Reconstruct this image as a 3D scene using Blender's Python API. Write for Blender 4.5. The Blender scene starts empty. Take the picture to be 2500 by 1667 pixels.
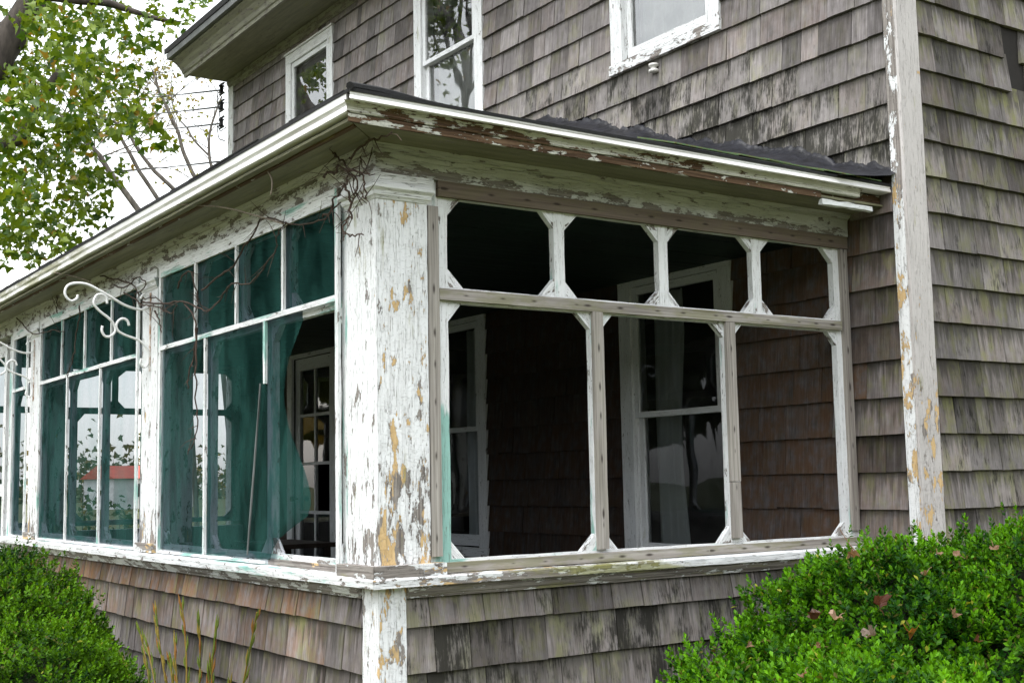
import bpy, math, random
import numpy as np
from mathutils import Vector, Matrix, noise as mnoise
rnd = random.Random(11)
R_ = math.radians
scene = bpy.context.scene
COL = scene.collection

# ------------------------------------------------------------------ camera
CAM = Vector((4.4, -2.376, 1.6))
ROT = ((0.565444, 0.824563, -0.019196), (0.101602, -0.046539, 0.993736), (-0.818505, 0.563853, 0.110092))
FPX = 3056.45
cam = bpy.data.cameras.new('camera')
cam.sensor_width = 36.0
cam.lens = FPX / 2500 * 36.0
cam.clip_start = 0.05
cam.clip_end = 2000
camo = bpy.data.objects.new('camera', cam)
COL.objects.link(camo)
r, u, fw = [Vector(v) for v in ROT]
camo.matrix_world = Matrix(((r.x, u.x, -fw.x, CAM.x), (r.y, u.y, -fw.y, CAM.y), (r.z, u.z, -fw.z, CAM.z), (0, 0, 0, 1)))
scene.camera = camo

# ------------------------------------------------------------------ sky, sun, exposure
SUN_EL, SUN_AZ = 66.0, 160.0       # veiled sun: elevation, compass angle of the sun (deg, from +Y clockwise)
world = bpy.data.worlds.new('World')
scene.world = world
world.use_nodes = True
wn = world.node_tree
wn.nodes.clear()
sky = wn.nodes.new('ShaderNodeTexSky')
sky.sky_type = 'NISHITA'
sky.sun_disc = False
sky.sun_elevation = R_(SUN_EL)
sky.sun_rotation = R_(SUN_AZ)
sky.air_density = 2.0
sky.dust_density = 1.0
hs = wn.nodes.new('ShaderNodeHueSaturation')
hs.inputs['Saturation'].default_value = 0.20
bg = wn.nodes.new('ShaderNodeBackground')
bg.inputs['Strength'].default_value = 0.15
wo = wn.nodes.new('ShaderNodeOutputWorld')
wn.links.new(sky.outputs[0], hs.inputs['Color'])
wn.links.new(hs.outputs[0], bg.inputs['Color'])
wn.links.new(bg.outputs[0], wo.inputs['Surface'])
sl = bpy.data.lights.new('sun', 'SUN')
sl.energy = 1.15
sl.angle = R_(28)
sl.color = (1.0, 0.99, 0.975)
so = bpy.data.objects.new('sun', sl)
COL.objects.link(so)
sd = Vector((math.sin(R_(SUN_AZ)) * math.cos(R_(SUN_EL)), math.cos(R_(SUN_AZ)) * math.cos(R_(SUN_EL)), math.sin(R_(SUN_EL))))
so.rotation_euler = sd.to_track_quat('Z', 'Y').to_euler()
so.location = (0, -10, 20)
vs = scene.view_settings
vs.view_transform = 'Standard'
vs.look = 'None'
vs.gamma = 1.0
vs.exposure = 1.62
scene.cycles.max_bounces = 8
scene.cycles.transparent_max_bounces = 24

# ------------------------------------------------------------------ node helper
class NT:
    def __init__(s, name):
        s.m = bpy.data.materials.new(name)
        s.m.use_nodes = True
        s.t = s.m.node_tree
        s.t.nodes.clear()
        s.out = s.t.nodes.new('ShaderNodeOutputMaterial')
    def n(s, k):
        return s.t.nodes.new(k)
    def set(s, sock, v):
        if isinstance(v, bpy.types.NodeSocket):
            s.t.links.new(v, sock)
        elif v is not None:
            if sock.type == 'RGBA' and len(v) == 3:
                v = (*v, 1)
            sock.default_value = v
    def attr(s, name, out='Vector'):
        a = s.n('ShaderNodeAttribute')
        a.attribute_name = name
        return a.outputs[out]
    def pos(s):
        return s.n('ShaderNodeNewGeometry').outputs['Position']
    def m_(s, op, a, b=None, c=None, clamp=False):
        k = s.n('ShaderNodeMath')
        k.operation = op
        k.use_clamp = clamp
        for i, v in enumerate((a, b, c)):
            if v is not None:
                s.set(k.inputs[i], v)
        return k.outputs[0]
    def vmul(s, v, sc, add=None):
        k = s.n('ShaderNodeVectorMath')
        k.operation = 'MULTIPLY_ADD'
        s.set(k.inputs[0], v)
        k.inputs[1].default_value = sc
        k.inputs[2].default_value = add or (0, 0, 0)
        return k.outputs[0]
    def noise(s, v, scale=1.0, detail=4, rough=0.55, dist=0.0):
        k = s.n('ShaderNodeTexNoise')
        s.set(k.inputs['Vector'], v)
        k.inputs['Scale'].default_value = scale
        k.inputs['Detail'].default_value = detail
        k.inputs['Roughness'].default_value = rough
        k.inputs['Distortion'].default_value = dist
        return k.outputs['Fac']
    def step(s, x, a, b, t0=0.0, t1=1.0):
        k = s.n('ShaderNodeMapRange')
        k.interpolation_type = 'SMOOTHSTEP'
        s.set(k.inputs['Value'], x)
        s.set(k.inputs['From Min'], a)
        s.set(k.inputs['From Max'], b)
        k.inputs['To Min'].default_value = t0
        k.inputs['To Max'].default_value = t1
        return k.outputs[0]
    def mix(s, f, a, b, blend='MIX'):
        k = s.n('ShaderNodeMix')
        k.data_type = 'RGBA'
        k.blend_type = blend
        s.set(k.inputs[0], f)
        s.set(k.inputs[6], a)
        s.set(k.inputs[7], b)
        return k.outputs[2]
    def ramp(s, f, stops):
        k = s.n('ShaderNodeValToRGB')
        e = k.color_ramp.elements
        while len(e) < len(stops):
            e.new(0.5)
        for el, (p, c) in zip(e, stops):
            el.position = p
            el.color = (*c, 1)
        s.set(k.inputs[0], f)
        return k.outputs[0]
    def sep(s, c):
        k = s.n('ShaderNodeSeparateXYZ')
        s.set(k.inputs[0], c)
        return k.outputs
    def bump(s, h, st, dist=0.01):
        k = s.n('ShaderNodeBump')
        k.inputs['Strength'].default_value = st
        k.inputs['Distance'].default_value = dist
        s.set(k.inputs['Height'], h)
        return k.outputs[0]
    def bsdf(s, col, rough=0.7, normal=None, metal=0.0, spec=0.3):
        k = s.n('ShaderNodeBsdfPrincipled')
        s.set(k.inputs['Base Color'], col)
        s.set(k.inputs['Roughness'], rough)
        k.inputs['Metallic'].default_value = metal
        k.inputs['Specular IOR Level'].default_value = spec
        if normal is not None:
            s.set(k.inputs['Normal'], normal)
        return k.outputs[0]
    def end(s, sh):
        s.t.links.new(sh, s.out.inputs['Surface'])
        return s.m

def wood_cols(g, loc):
    f1 = g.noise(g.vmul(loc, (2.2, 95, 95)), 1, 5, 0.6)
    f2 = g.noise(g.vmul(loc, (1.3, 22, 22)), 1, 3, 0.5)
    return f1, f2

def mat_paint(name, white=(0.80, 0.81, 0.815), teal=False, wood3=((0.10, 0.085, 0.075), (0.24, 0.215, 0.195), (0.38, 0.35, 0.32))):
    g = NT(name)
    loc = g.attr('loc')
    cr, cg, cb = g.sep(g.attr('col'))[:3]
    n1 = g.noise(g.vmul(loc, (8, 21, 21)), 1, 7, 0.62)
    n2 = g.noise(g.vmul(loc, (45, 120, 120)), 1, 4, 0.6)
    m = g.m_('ADD', g.m_('MULTIPLY', n1, 0.78), g.m_('MULTIPLY', n2, 0.22))
    th = g.m_('MULTIPLY_ADD', cr, 0.42, 0.25)
    d = g.m_('SUBTRACT', m, th)
    paint = g.step(d, -0.006, 0.006)
    edge = g.step(d, 0.0, 0.035)
    f1, f2 = wood_cols(g, loc)
    wood = g.ramp(f1, [(0.28, wood3[0]), (0.5, wood3[1]), (0.72, wood3[2])])
    n4 = g.noise(g.vmul(loc, (3.5, 14, 14), (7.3, 0, 0)), 1, 5, 0.65)
    och = g.step(g.m_('ADD', n4, g.m_('MULTIPLY_ADD', cg, 0.5, -0.42)), 0.46, 0.50)
    ochc = g.mix(n2, (0.50, 0.32, 0.13), (0.70, 0.52, 0.29))
    under = g.mix(och, wood, ochc)
    n5 = g.noise(g.vmul(loc, (2.5, 30, 30), (3.1, 0, 0)), 1, 5, 0.6)
    dirt = g.step(n5, 0.35, 0.75)
    wcol = g.mix(g.m_('MULTIPLY', dirt, 0.16), white, (0.50, 0.48, 0.45))
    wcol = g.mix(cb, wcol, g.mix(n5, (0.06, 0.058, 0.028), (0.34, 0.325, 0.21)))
    ta = g.n('ShaderNodeAttribute')
    ta.attribute_name = 'col'
    if teal:
        n6 = g.noise(g.vmul(loc, (2.0, 12, 12), (11, 0, 0)), 1, 4, 0.6)
        wcol = g.mix(g.m_('MULTIPLY', g.step(g.m_('MULTIPLY_ADD', ta.outputs['Alpha'], 0.30, n6), 0.60, 0.72), 0.85), wcol, (0.20, 0.46, 0.39))
    # hairline cracks along the grain plus short cross checks
    n3 = g.noise(g.vmul(loc, (5.5, 130, 130), (1.7, 0, 0)), 1, 2, 0.5)
    ck = g.m_('SUBTRACT', 1.0, g.step(g.m_('ABSOLUTE', g.m_('SUBTRACT', n3, 0.56)), 0.004, 0.014))
    n7 = g.noise(g.vmul(loc, (150, 40, 40), (4.7, 0, 0)), 1, 2, 0.5)
    ck2 = g.m_('SUBTRACT', 1.0, g.step(g.m_('ABSOLUTE', g.m_('SUBTRACT', n7, 0.6)), 0.003, 0.012))
    ckk = g.m_('MAXIMUM', g.m_('MULTIPLY', ck, 0.75), g.m_('MULTIPLY', ck2, g.m_('MULTIPLY', cr, 0.8)))
    wcol = g.mix(ckk, wcol, (0.22, 0.20, 0.18))
    col = g.mix(paint, under, wcol)
    if not teal:
        n6 = g.noise(g.vmul(loc, (3.0, 14, 14), (15, 0, 0)), 1, 5, 0.6)
        col = g.mix(g.m_('MULTIPLY', g.step(g.m_('MULTIPLY_ADD', ta.outputs['Alpha'], 0.30, n6), 0.62, 0.80), 0.8), col, g.mix(n2, (0.13, 0.13, 0.02), (0.36, 0.35, 0.12)))
    h = g.m_('ADD', g.m_('MULTIPLY', g.m_('MULTIPLY', paint, g.m_('SUBTRACT', 1.25, g.m_('MULTIPLY', edge, 0.25))), 0.5), g.m_('SUBTRACT', g.m_('MULTIPLY', f1, 0.25), g.m_('MULTIPLY', ckk, 0.3)))
    return g.end(g.bsdf(col, g.m_('MULTIPLY_ADD', paint, -0.3, 0.85), g.bump(h, 1.0, 0.007), spec=0.25))

def mat_wood(name, dark=1.0, nails=True):
    g = NT(name)
    loc = g.attr('loc')
    cr, cg, cb = g.sep(g.attr('col'))[:3]
    f1, f2 = wood_cols(g, loc)
    k = g.m_('ADD', g.m_('MULTIPLY', f1, 0.7), g.m_('MULTIPLY', f2, 0.3))
    c = g.ramp(k, [(0.30, (0.13 * dark, 0.115 * dark, 0.10 * dark)), (0.48, (0.30 * dark, 0.275 * dark, 0.25 * dark)), (0.70, (0.48 * dark, 0.45 * dark, 0.41 * dark))])
    c = g.mix(cr, c, g.mix(k, (0.045, 0.028, 0.018), (0.17, 0.12, 0.085)))
    n5 = g.noise(g.vmul(loc, (6, 25, 25)), 1, 5, 0.6)
    c = g.mix(g.m_('MULTIPLY', g.step(n5, 0.42, 0.62), cb), c, (0.17, 0.17, 0.06))
    if nails:
        x, y, z = g.sep(loc)[:3]
        wv = g.n('ShaderNodeTexVoronoi')
        wv.voronoi_dimensions = '1D'
        wv.inputs['Scale'].default_value = 5.5
        wv.inputs['Randomness'].default_value = 1.0
        g.set(wv.inputs['W'], x)
        dl = g.m_('MULTIPLY', wv.outputs['Distance'], 4.5)
        dn = g.m_('SQRT', g.m_('ADD', g.m_('POWER', dl, 2.0), g.m_('POWER', g.m_('MULTIPLY', y, 85.0), 2.0)))
        dn = g.m_('ADD', dn, g.m_('MULTIPLY_ADD', f1, 0.6, g.m_('MULTIPLY', g.sep(wv.outputs['Color'])[0], 0.40)))
        nail = g.m_('SUBTRACT', 1.0, g.step(dn, 0.50, 1.15))
        c = g.mix(g.m_('MULTIPLY', nail, 0.88), c, (0.03, 0.022, 0.018))
    return g.end(g.bsdf(c, 0.85, g.bump(g.m_('ADD', f1, g.m_('MULTIPLY', f2, 0.5)), 0.6, 0.003), spec=0.15))

def mat_shingle(name):
    g = NT(name)
    loc = g.attr('loc')            # x: up the shingle (+offset), y: across, z: 0 at butt .. 1 at top of exposure
    a = g.n('ShaderNodeAttribute')
    a.attribute_name = 'col'
    cr, cg, cb = g.sep(a.outputs['Vector'])[:3]
    ca = a.outputs['Alpha']
    x, y, z = g.sep(loc)[:3]
    flat = g.n('ShaderNodeCombineXYZ')
    g.set(flat.inputs[0], x)
    g.set(flat.inputs[1], y)
    v = flat.outputs[0]
    f1 = g.noise(g.vmul(v, (5, 210, 0)), 1, 6, 0.68)
    f2 = g.noise(g.vmul(v, (3.2, 34, 0)), 1, 4, 0.6)
    f3 = g.noise(g.vmul(v, (9, 13, 0), (5.2, 0, 0)), 1, 5, 0.62)
    f4 = g.noise(g.vmul(v, (14, 16, 0), (8.8, 0, 0)), 1, 5, 0.6)
    k = g.m_('ADD', g.m_('ADD', g.m_('MULTIPLY', f1, 0.52), g.m_('MULTIPLY', f2, 0.24)), g.m_('MULTIPLY', f4, 0.24))
    c = g.ramp(k, [(0.31, (0.036, 0.032, 0.029)), (0.43, (0.095, 0.085, 0.082)), (0.57, (0.188, 0.170, 0.170)), (0.72, (0.36, 0.335, 0.33))])
    c = g.mix(g.m_('MULTIPLY', cg, g.step(f3, 0.30, 0.62)), c, g.mix(f1, (0.060, 0.027, 0.011), (0.23, 0.110, 0.042)))
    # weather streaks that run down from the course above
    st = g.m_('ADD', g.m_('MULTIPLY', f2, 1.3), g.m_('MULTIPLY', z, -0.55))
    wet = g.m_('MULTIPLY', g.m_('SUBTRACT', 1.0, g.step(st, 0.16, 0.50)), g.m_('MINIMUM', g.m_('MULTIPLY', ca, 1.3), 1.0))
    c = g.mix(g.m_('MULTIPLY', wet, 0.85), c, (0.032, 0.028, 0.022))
    # olive algae
    alg = g.m_('MULTIPLY', g.step(g.noise(g.vmul(v, (5, 9, 0), (9.1, 0, 0)), 1, 5, 0.65), 0.46, 0.66), ca)
    c = g.mix(g.m_('MULTIPLY', alg, 0.75), c, g.mix(f1, (0.075, 0.08, 0.018), (0.21, 0.21, 0.075)))
    # black mildew in vertical flecks with pale bare patches between
    n8 = g.noise(g.vmul(v, (13, 95, 0)), 1, 6, 0.72)
    n9 = g.noise(g.vmul(v, (7, 12, 0), (2.2, 0, 0)), 1, 4, 0.6)
    mm = g.m_('ADD', g.m_('MULTIPLY', n8, 0.5), g.m_('MULTIPLY', n9, 0.5))
    th = g.m_('MULTIPLY_ADD', cb, -0.28, 0.70)
    mold = g.step(g.m_('SUBTRACT', mm, th), -0.06, 0.09)
    c = g.mix(g.m_('MULTIPLY', cb, 0.35), c, (0.30, 0.285, 0.26))
    c = g.mix(g.m_('MULTIPLY', mold, 0.93), c, (0.022, 0.021, 0.017))
    c = g.mix(1.0, c, g.n('ShaderNodeRGB').outputs[0], 'MULTIPLY') if False else c
    vmn = g.n('ShaderNodeVectorMath')
    vmn.operation = 'SCALE'
    g.set(vmn.inputs[0], c)
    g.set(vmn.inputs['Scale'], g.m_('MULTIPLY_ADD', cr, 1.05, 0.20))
    h = g.m_('ADD', g.m_('MULTIPLY', f1, 0.8), f2)
    return g.end(g.bsdf(vmn.outputs[0], 0.9, g.bump(h, 0.55, 0.004), spec=0.12))

def mat_simple(name, col, rough=0.7, var=0.25, scale=8.0, metal=0.0, spec=0.3, bump=0.2, col2=None, stretch=(1, 1, 1)):
    g = NT(name)
    p = g.vmul(g.pos(), stretch)
    n = g.noise(p, scale, 6, 0.6)
    c2 = col2 or tuple(v * (1 - var) for v in col)
    c = g.mix(g.step(n, 0.32, 0.68), c2, col)
    return g.end(g.bsdf(c, rough, g.bump(n, bump, 0.01) if bump else None, metal, spec))

def mat_metal(name):
    g = NT(name)
    p = g.pos()
    n = g.noise(g.vmul(p, (2.0, 2.0, 14)), 1, 5, 0.6)
    n2 = g.noise(g.vmul(p, (9, 9, 30)), 1, 5, 0.65)
    a = g.attr('col')
    cr, cg, cb = g.sep(a)[:3]
    c = g.mix(g.step(n, 0.35, 0.7), (0.80, 0.79, 0.78), (0.62, 0.60, 0.585))
    alg = g.m_('MULTIPLY', g.step(g.m_('ADD', g.m_('MULTIPLY', n, 0.6), g.m_('MULTIPLY', n2, 0.4)), 0.42, 0.56), cb)
    c = g.mix(g.m_('MULTIPLY', alg, 0.75), c, (0.22, 0.22, 0.09))
    return g.end(g.bsdf(c, 0.38, g.bump(n, 0.12, 0.01), 0.0, 0.5))

def mat_glass(name, ior=2.0, dust=0.07, tint=(0.9, 0.94, 0.93)):
    g = NT(name)
    p = g.pos()
    w = g.noise(g.vmul(p, (2.2, 2.2, 2.2)), 1, 1, 0.4)
    nb = g.bump(w, 0.06, 0.04)
    fr = g.n('ShaderNodeFresnel')
    fr.inputs['IOR'].default_value = ior
    g.set(fr.inputs['Normal'], nb)
    gl = g.n('ShaderNodeBsdfGlossy')
    gl.inputs['Roughness'].default_value = 0.015
    g.set(gl.inputs['Normal'], nb)
    tr = g.n('ShaderNodeBsdfTransparent')
    tr.inputs['Color'].default_value = (*tint, 1)
    # a film of dust
    df = g.n('ShaderNodeBsdfDiffuse')
    df.inputs['Color'].default_value = (0.45, 0.45, 0.43, 1)
    du = g.m_('MULTIPLY', g.step(g.noise(p, 6, 5, 0.6), 0.3, 0.8), dust)
    k0 = g.n('ShaderNodeMixShader')
    g.set(k0.inputs[0], du)
    g.t.links.new(tr.outputs[0], k0.inputs[1])
    g.t.links.new(df.outputs[0], k0.inputs[2])
    k = g.n('ShaderNodeMixShader')
    g.set(k.inputs[0], fr.outputs[0])
    g.t.links.new(k0.outputs[0], k.inputs[1])
    g.t.links.new(gl.outputs[0], k.inputs[2])
    return g.end(k.outputs[0])

def mat_screen(name):
    g = NT(name)
    p = g.pos()
    n = g.noise(g.vmul(p, (4.5, 4.5, 1.8)), 1, 5, 0.6, 0.8)
    n2 = g.noise(g.vmul(p, (60, 60, 60)), 1, 3, 0.6)
    c = g.mix(g.step(n, 0.36, 0.66), (0.005, 0.020, 0.017), (0.018, 0.062, 0.053))
    df = g.n('ShaderNodeBsdfDiffuse')
    g.set(df.inputs['Color'], c)
    tr = g.n('ShaderNodeBsdfTransparent')
    tr.inputs['Color'].default_value = (0.80, 0.86, 0.96, 1)
    k = g.n('ShaderNodeMixShader')
    f = g.m_('ADD', g.m_('MULTIPLY_ADD', n, 0.22, 0.58), g.m_('MULTIPLY_ADD', n2, 0.10, -0.05))
    g.set(k.inputs[0], f)
    g.t.links.new(tr.outputs[0], k.inputs[1])
    g.t.links.new(df.outputs[0], k.inputs[2])
    return g.end(k.outputs[0])

def mat_curtain(name):
    g = NT(name)
    df = g.n('ShaderNodeBsdfDiffuse')
    df.inputs['Color'].default_value = (0.75, 0.76, 0.75, 1)
    tr = g.n('ShaderNodeBsdfTransparent')
    k = g.n('ShaderNodeMixShader')
    k.inputs[0].default_value = 0.9
    g.t.links.new(tr.outputs[0], k.inputs[1])
    g.t.links.new(df.outputs[0], k.inputs[2])
    return g.end(k.outputs[0])

def mat_leaf(name, trans=0.35, rough=0.45, spec=0.3):
    g = NT(name)
    c = g.attr('col', 'Color')
    pb = g.bsdf(c, rough, None, 0, spec)
    t = g.n('ShaderNodeBsdfTranslucent')
    vm = g.n('ShaderNodeVectorMath')
    vm.operation = 'MULTIPLY'
    g.set(vm.inputs[0], c)
    vm.inputs[1].default_value = (1.5, 1.35, 0.7)
    g.set(t.inputs['Color'], vm.outputs[0])
    k = g.n('ShaderNodeMixShader')
    k.inputs[0].default_value = trans
    g.t.links.new(pb, k.inputs[1])
    g.t.links.new(t.outputs[0], k.inputs[2])
    return g.end(k.outputs[0])

PAINT = mat_paint('peeling_white_paint')
PAINT_T = mat_paint('peeling_white_paint_teal', teal=True)
PAINT_B = mat_paint('peeling_paint_on_brown_wood', (0.74, 0.73, 0.66), wood3=((0.035, 0.020, 0.012), (0.115, 0.068, 0.040), (0.22, 0.14, 0.085)))
PAINT_G = mat_paint('worn_pinkish_grey_paint', (0.50, 0.47, 0.455))
WOOD = mat_wood('bare_grey_wood')
WOODN = mat_wood('bare_wood_without_nails', 0.8, False)
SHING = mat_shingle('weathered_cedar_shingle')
METAL = mat_metal('painted_aluminium')
GLASS = mat_glass('old_window_glass', 1.75)
GLASSU = mat_glass('storm_window_glass', 2.8, 0.22)
SCREEN = mat_screen('green_screen_mesh')
CURT = mat_curtain('sheer_curtain')
LEAF = mat_leaf('leaf')
LEAFB = mat_leaf('box_leaf', 0.28, 0.5, 0.14)
TAR = mat_simple('roofing_tar', (0.014, 0.0145, 0.020), 0.5, 0.6, 14, spec=0.4, bump=0.9)
ROOF = mat_simple('asphalt_roofing', (0.02, 0.02, 0.02), 0.9, 0.4, 90)
ROOFG = mat_simple('green_roofing', (0.07, 0.15, 0.07), 0.9, 0.5, 60, col2=(0.11, 0.11, 0.04))
SHEATH = mat_simple('old_sheathing', (0.02, 0.017, 0.015), 0.9)
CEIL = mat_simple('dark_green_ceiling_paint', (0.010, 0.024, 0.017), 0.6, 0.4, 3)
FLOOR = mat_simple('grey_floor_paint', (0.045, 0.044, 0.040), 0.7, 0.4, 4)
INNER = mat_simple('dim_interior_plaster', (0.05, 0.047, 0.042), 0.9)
IRON = mat_simple('white_enamelled_iron', (0.80, 0.80, 0.79), 0.4, 0.08, 9, bump=0.1)
IRONR = mat_simple('rust_spotted_iron', (0.74, 0.73, 0.70), 0.5, 0.1, 30, col2=(0.33, 0.16, 0.07))
RUST = mat_simple('rusty_iron', (0.22, 0.10, 0.04), 0.8, 0.4, 40)
BLACK = mat_simple('black_rubber', (0.012, 0.012, 0.013), 0.5, 0.3)
PORC = mat_simple('white_porcelain', (0.72, 0.70, 0.66), 0.25, 0.1)
BARK = mat_simple('grey_bark', (0.16, 0.14, 0.12), 0.9, 0.5, 14, bump=0.7, stretch=(1, 1, 0.35))
BARKD = mat_simple('dark_bark', (0.075, 0.062, 0.052), 0.9, 0.5, 11, bump=0.9, stretch=(1, 1, 0.35))
TWIG = mat_simple('dry_vine', (0.085, 0.055, 0.042), 0.85, 0.5, 50)
TWIGP = mat_simple('pale_dry_vine', (0.30, 0.25, 0.20), 0.85, 0.5, 50)
GRASS = mat_simple('lawn', (0.045, 0.070, 0.018), 0.95, 0.5, 1.5, col2=(0.09, 0.075, 0.03))
DARKW = mat_simple('dark_brown_wood', (0.05, 0.034, 0.024), 0.6, 0.4, 10)
OLDMET = mat_simple('weathered_grey_metal', (0.16, 0.165, 0.165), 0.5, 0.4, 6)
REDR = mat_simple('red_metal_roof', (0.42, 0.07, 0.04), 0.5, 0.2, 2, bump=0)
BARNW = mat_simple('pale_barn_siding', (0.62, 0.60, 0.58), 0.8, 0.2, 2, bump=0)
HULL = mat_simple('bush_shade_hull', (0.012, 0.020, 0.006), 0.95, 0.5, 30)

# ------------------------------------------------------------------ mesh builder
class MB:
    def __init__(s, col=(0.3, 0.3, 0.0, 0.0)):
        s.v, s.f, s.l, s.c = [], [], [], []
        s.col = col
    def add(s, vs_, fs, locs, cols=None):
        b = len(s.v)
        s.v += [tuple(p) for p in vs_]
        s.f += [tuple(b + i for i in q) for q in fs]
        s.l += locs
        for i, p in enumerate(vs_):
            s.c.append(cols[i] if cols else (s.col(p) if callable(s.col) else s.col))
    def lbox(s, P, s0, s1, o0, o1, z0, z1, axis=2, seg=None, jit=0.0012):
        """box in the local frame P(s,o,z), grain along axis"""
        lo, hi = [s0, o0, z0], [s1, o1, z1]
        L = abs(hi[axis] - lo[axis])
        if seg is None:
            seg = max(1, min(16, int(L / 0.14)))
        ot = [i for i in range(3) if i != axis]
        off = rnd.uniform(0, 60)
        cs = [(lo[ot[0]], lo[ot[1]]), (hi[ot[0]], lo[ot[1]]), (hi[ot[0]], hi[ot[1]]), (lo[ot[0]], hi[ot[1]])]
        mid = [(lo[i] + hi[i]) / 2 for i in range(3)]
        if ot[0] != 0 and axis != 0:
            pass
        vs_, lc = [], []
        for k in range(seg + 1):
            t = lo[axis] + (hi[axis] - lo[axis]) * k / seg
            for (a, b) in cs:
                q = [0, 0, 0]
                q[axis] = t
                q[ot[0]] = a + rnd.uniform(-jit, jit)
                q[ot[1]] = b + rnd.uniform(-jit, jit)
                vs_.append(P(*q))
                # across: the face coordinate that is not depth
                acr = q[ot[0]] - mid[ot[0]] if ot[0] != 1 else q[ot[1]] - mid[ot[1]]
                dep = q[1] - mid[1] if axis != 1 else q[ot[1]] - mid[ot[1]]
                lc.append((t - lo[axis] + off, acr, dep))
        fs = []
        for k in range(seg):
            for j in range(4):
                fs.append((k * 4 + j, k * 4 + (j + 1) % 4, (k + 1) * 4 + (j + 1) % 4, (k + 1) * 4 + j))
        fs.append((3, 2, 1, 0))
        e = seg * 4
        fs.append((e, e + 1, e + 2, e + 3))
        s.add(vs_, fs, lc)
        return s
    def prism(s, P, poly, o0, o1, gdir=None):
        """poly: list of (s,z) ; extruded along o"""
        off = rnd.uniform(0, 60)
        n = len(poly)
        vs_, lc = [], []
        gx, gz = gdir or (0.7071, 0.7071)
        for o in (o0, o1):
            for a, z in poly:
                vs_.append(P(a, o, z))
                lc.append((off + (a - poly[0][0]) * gx + (z - poly[0][1]) * gz, -(a - poly[0][0]) * gz + (z - poly[0][1]) * gx, o))
        fs = [tuple(range(n)), tuple(range(2 * n - 1, n - 1, -1))]
        fs += [(i, (i + 1) % n, n + (i + 1) % n, n + i) for i in range(n)]
        s.add(vs_, fs, lc)
        return s
    def sweep(s, P, prof, s0, s1, m0=0.0, m1=0.0, seg=None, jit=0.001):
        """prof: closed list of (o,z), swept along s from s0 to s1 with mitres"""
        L = abs(s1 - s0)
        seg = seg or max(1, int(L / 0.2))
        off = rnd.uniform(0, 60)
        n = len(prof)
        vs_, lc = [], []
        for k in range(seg + 1):
            t = k / seg
            for j, (o, z) in enumerate(prof):
                a = (s0 + m0 * o) * (1 - t) + (s1 + m1 * o) * t
                vs_.append(P(a, o + rnd.uniform(-jit, jit), z + rnd.uniform(-jit, jit)))
                lc.append((a + off, z + o * 0.6, o))
        fs = []
        for k in range(seg):
            for j in range(n):
                fs.append((k * n + j, k * n + (j + 1) % n, (k + 1) * n + (j + 1) % n, (k + 1) * n + j))
        fs.append(tuple(range(n - 1, -1, -1)))
        fs.append(tuple(range(seg * n, seg * n + n)))
        s.add(vs_, fs, lc)
        return s
    def tube(s, pts, rads, sides=6, cap=True):
        pts = [Vector(p) for p in pts]
        if not isinstance(rads, (list, tuple)):
            rads = [rads] * len(pts)
        off = rnd.uniform(0, 60)
        vs_, lc, fs = [], [], []
        prev = None
        acc = 0
        for i, p in enumerate(pts):
            d = (pts[min(i + 1, len(pts) - 1)] - pts[max(i - 1, 0)])
            if d.length < 1e-9:
                d = Vector((0, 0, 1))
            d.normalize()
            if prev is None:
                a = d.cross(Vector((0.31, 0.83, 0.46)))
                if a.length < 1e-3:
                    a = d.cross(Vector((1, 0, 0)))
            else:
                a = prev - d * prev.dot(d)
            a.normalize()
            prev = a
            b = d.cross(a)
            if i:
                acc += (p - pts[i - 1]).length
            for j in range(sides):
                t = 2 * math.pi * j / sides
                vs_.append(p + (a * math.cos(t) + b * math.sin(t)) * rads[i])
                lc.append((acc + off, j / sides * 0.1, 0))
        for i in range(len(pts) - 1):
            for j in range(sides):
                fs.append((i * sides + j, i * sides + (j + 1) % sides, (i + 1) * sides + (j + 1) % sides, (i + 1) * sides + j))
        if cap:
            fs.append(tuple(range(sides - 1, -1, -1)))
            e = (len(pts) - 1) * sides
            fs.append(tuple(range(e, e + sides)))
        s.add(vs_, fs, lc)
        return s
    def build(s, name, mat, parent=None, origin=None, smooth=False):
        return build_np(name, np.array(s.v, dtype=np.float32), s.f, s.l, s.c, mat, parent, origin, smooth)

ORG = {}
def build_np(name, v, f, l, c, mat, parent=None, origin=None, smooth=False):
    if parent is not None:
        o3 = ORG[parent.name]
    else:
        o3 = np.array(origin if origin is not None else (0, 0, 0), dtype=np.float32)
    me = bpy.data.meshes.new(name)
    vv = np.asarray(v, dtype=np.float32) - o3
    if isinstance(f, np.ndarray):           # uniform quads or tris
        nf, k = f.shape
        me.vertices.add(len(vv))
        me.vertices.foreach_set('co', vv.ravel())
        me.loops.add(nf * k)
        me.loops.foreach_set('vertex_index', f.astype(np.int32).ravel())
        me.polygons.add(nf)
        me.polygons.foreach_set('loop_start', np.arange(0, nf * k, k, dtype=np.int32))
        me.update(calc_edges=True)
    else:
        me.from_pydata(vv.tolist(), [], f)
    if l is not None:
        at = me.attributes.new('loc', 'FLOAT_VECTOR', 'POINT')
        at.data.foreach_set('vector', np.asarray(l, dtype=np.float32).ravel())
    if c is not None:
        at = me.attributes.new('col', 'FLOAT_COLOR', 'POINT')
        at.data.foreach_set('color', np.asarray(c, dtype=np.float32).ravel())
    if smooth:
        me.polygons.foreach_set('use_smooth', np.ones(len(me.polygons), dtype=bool))
    me.materials.append(mat)
    o = bpy.data.objects.new(name, me)
    COL.objects.link(o)
    if parent is not None:
        o.parent = parent
    else:
        o.location = [float(q) for q in o3]
    ORG[o.name] = o3
    return o

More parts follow.
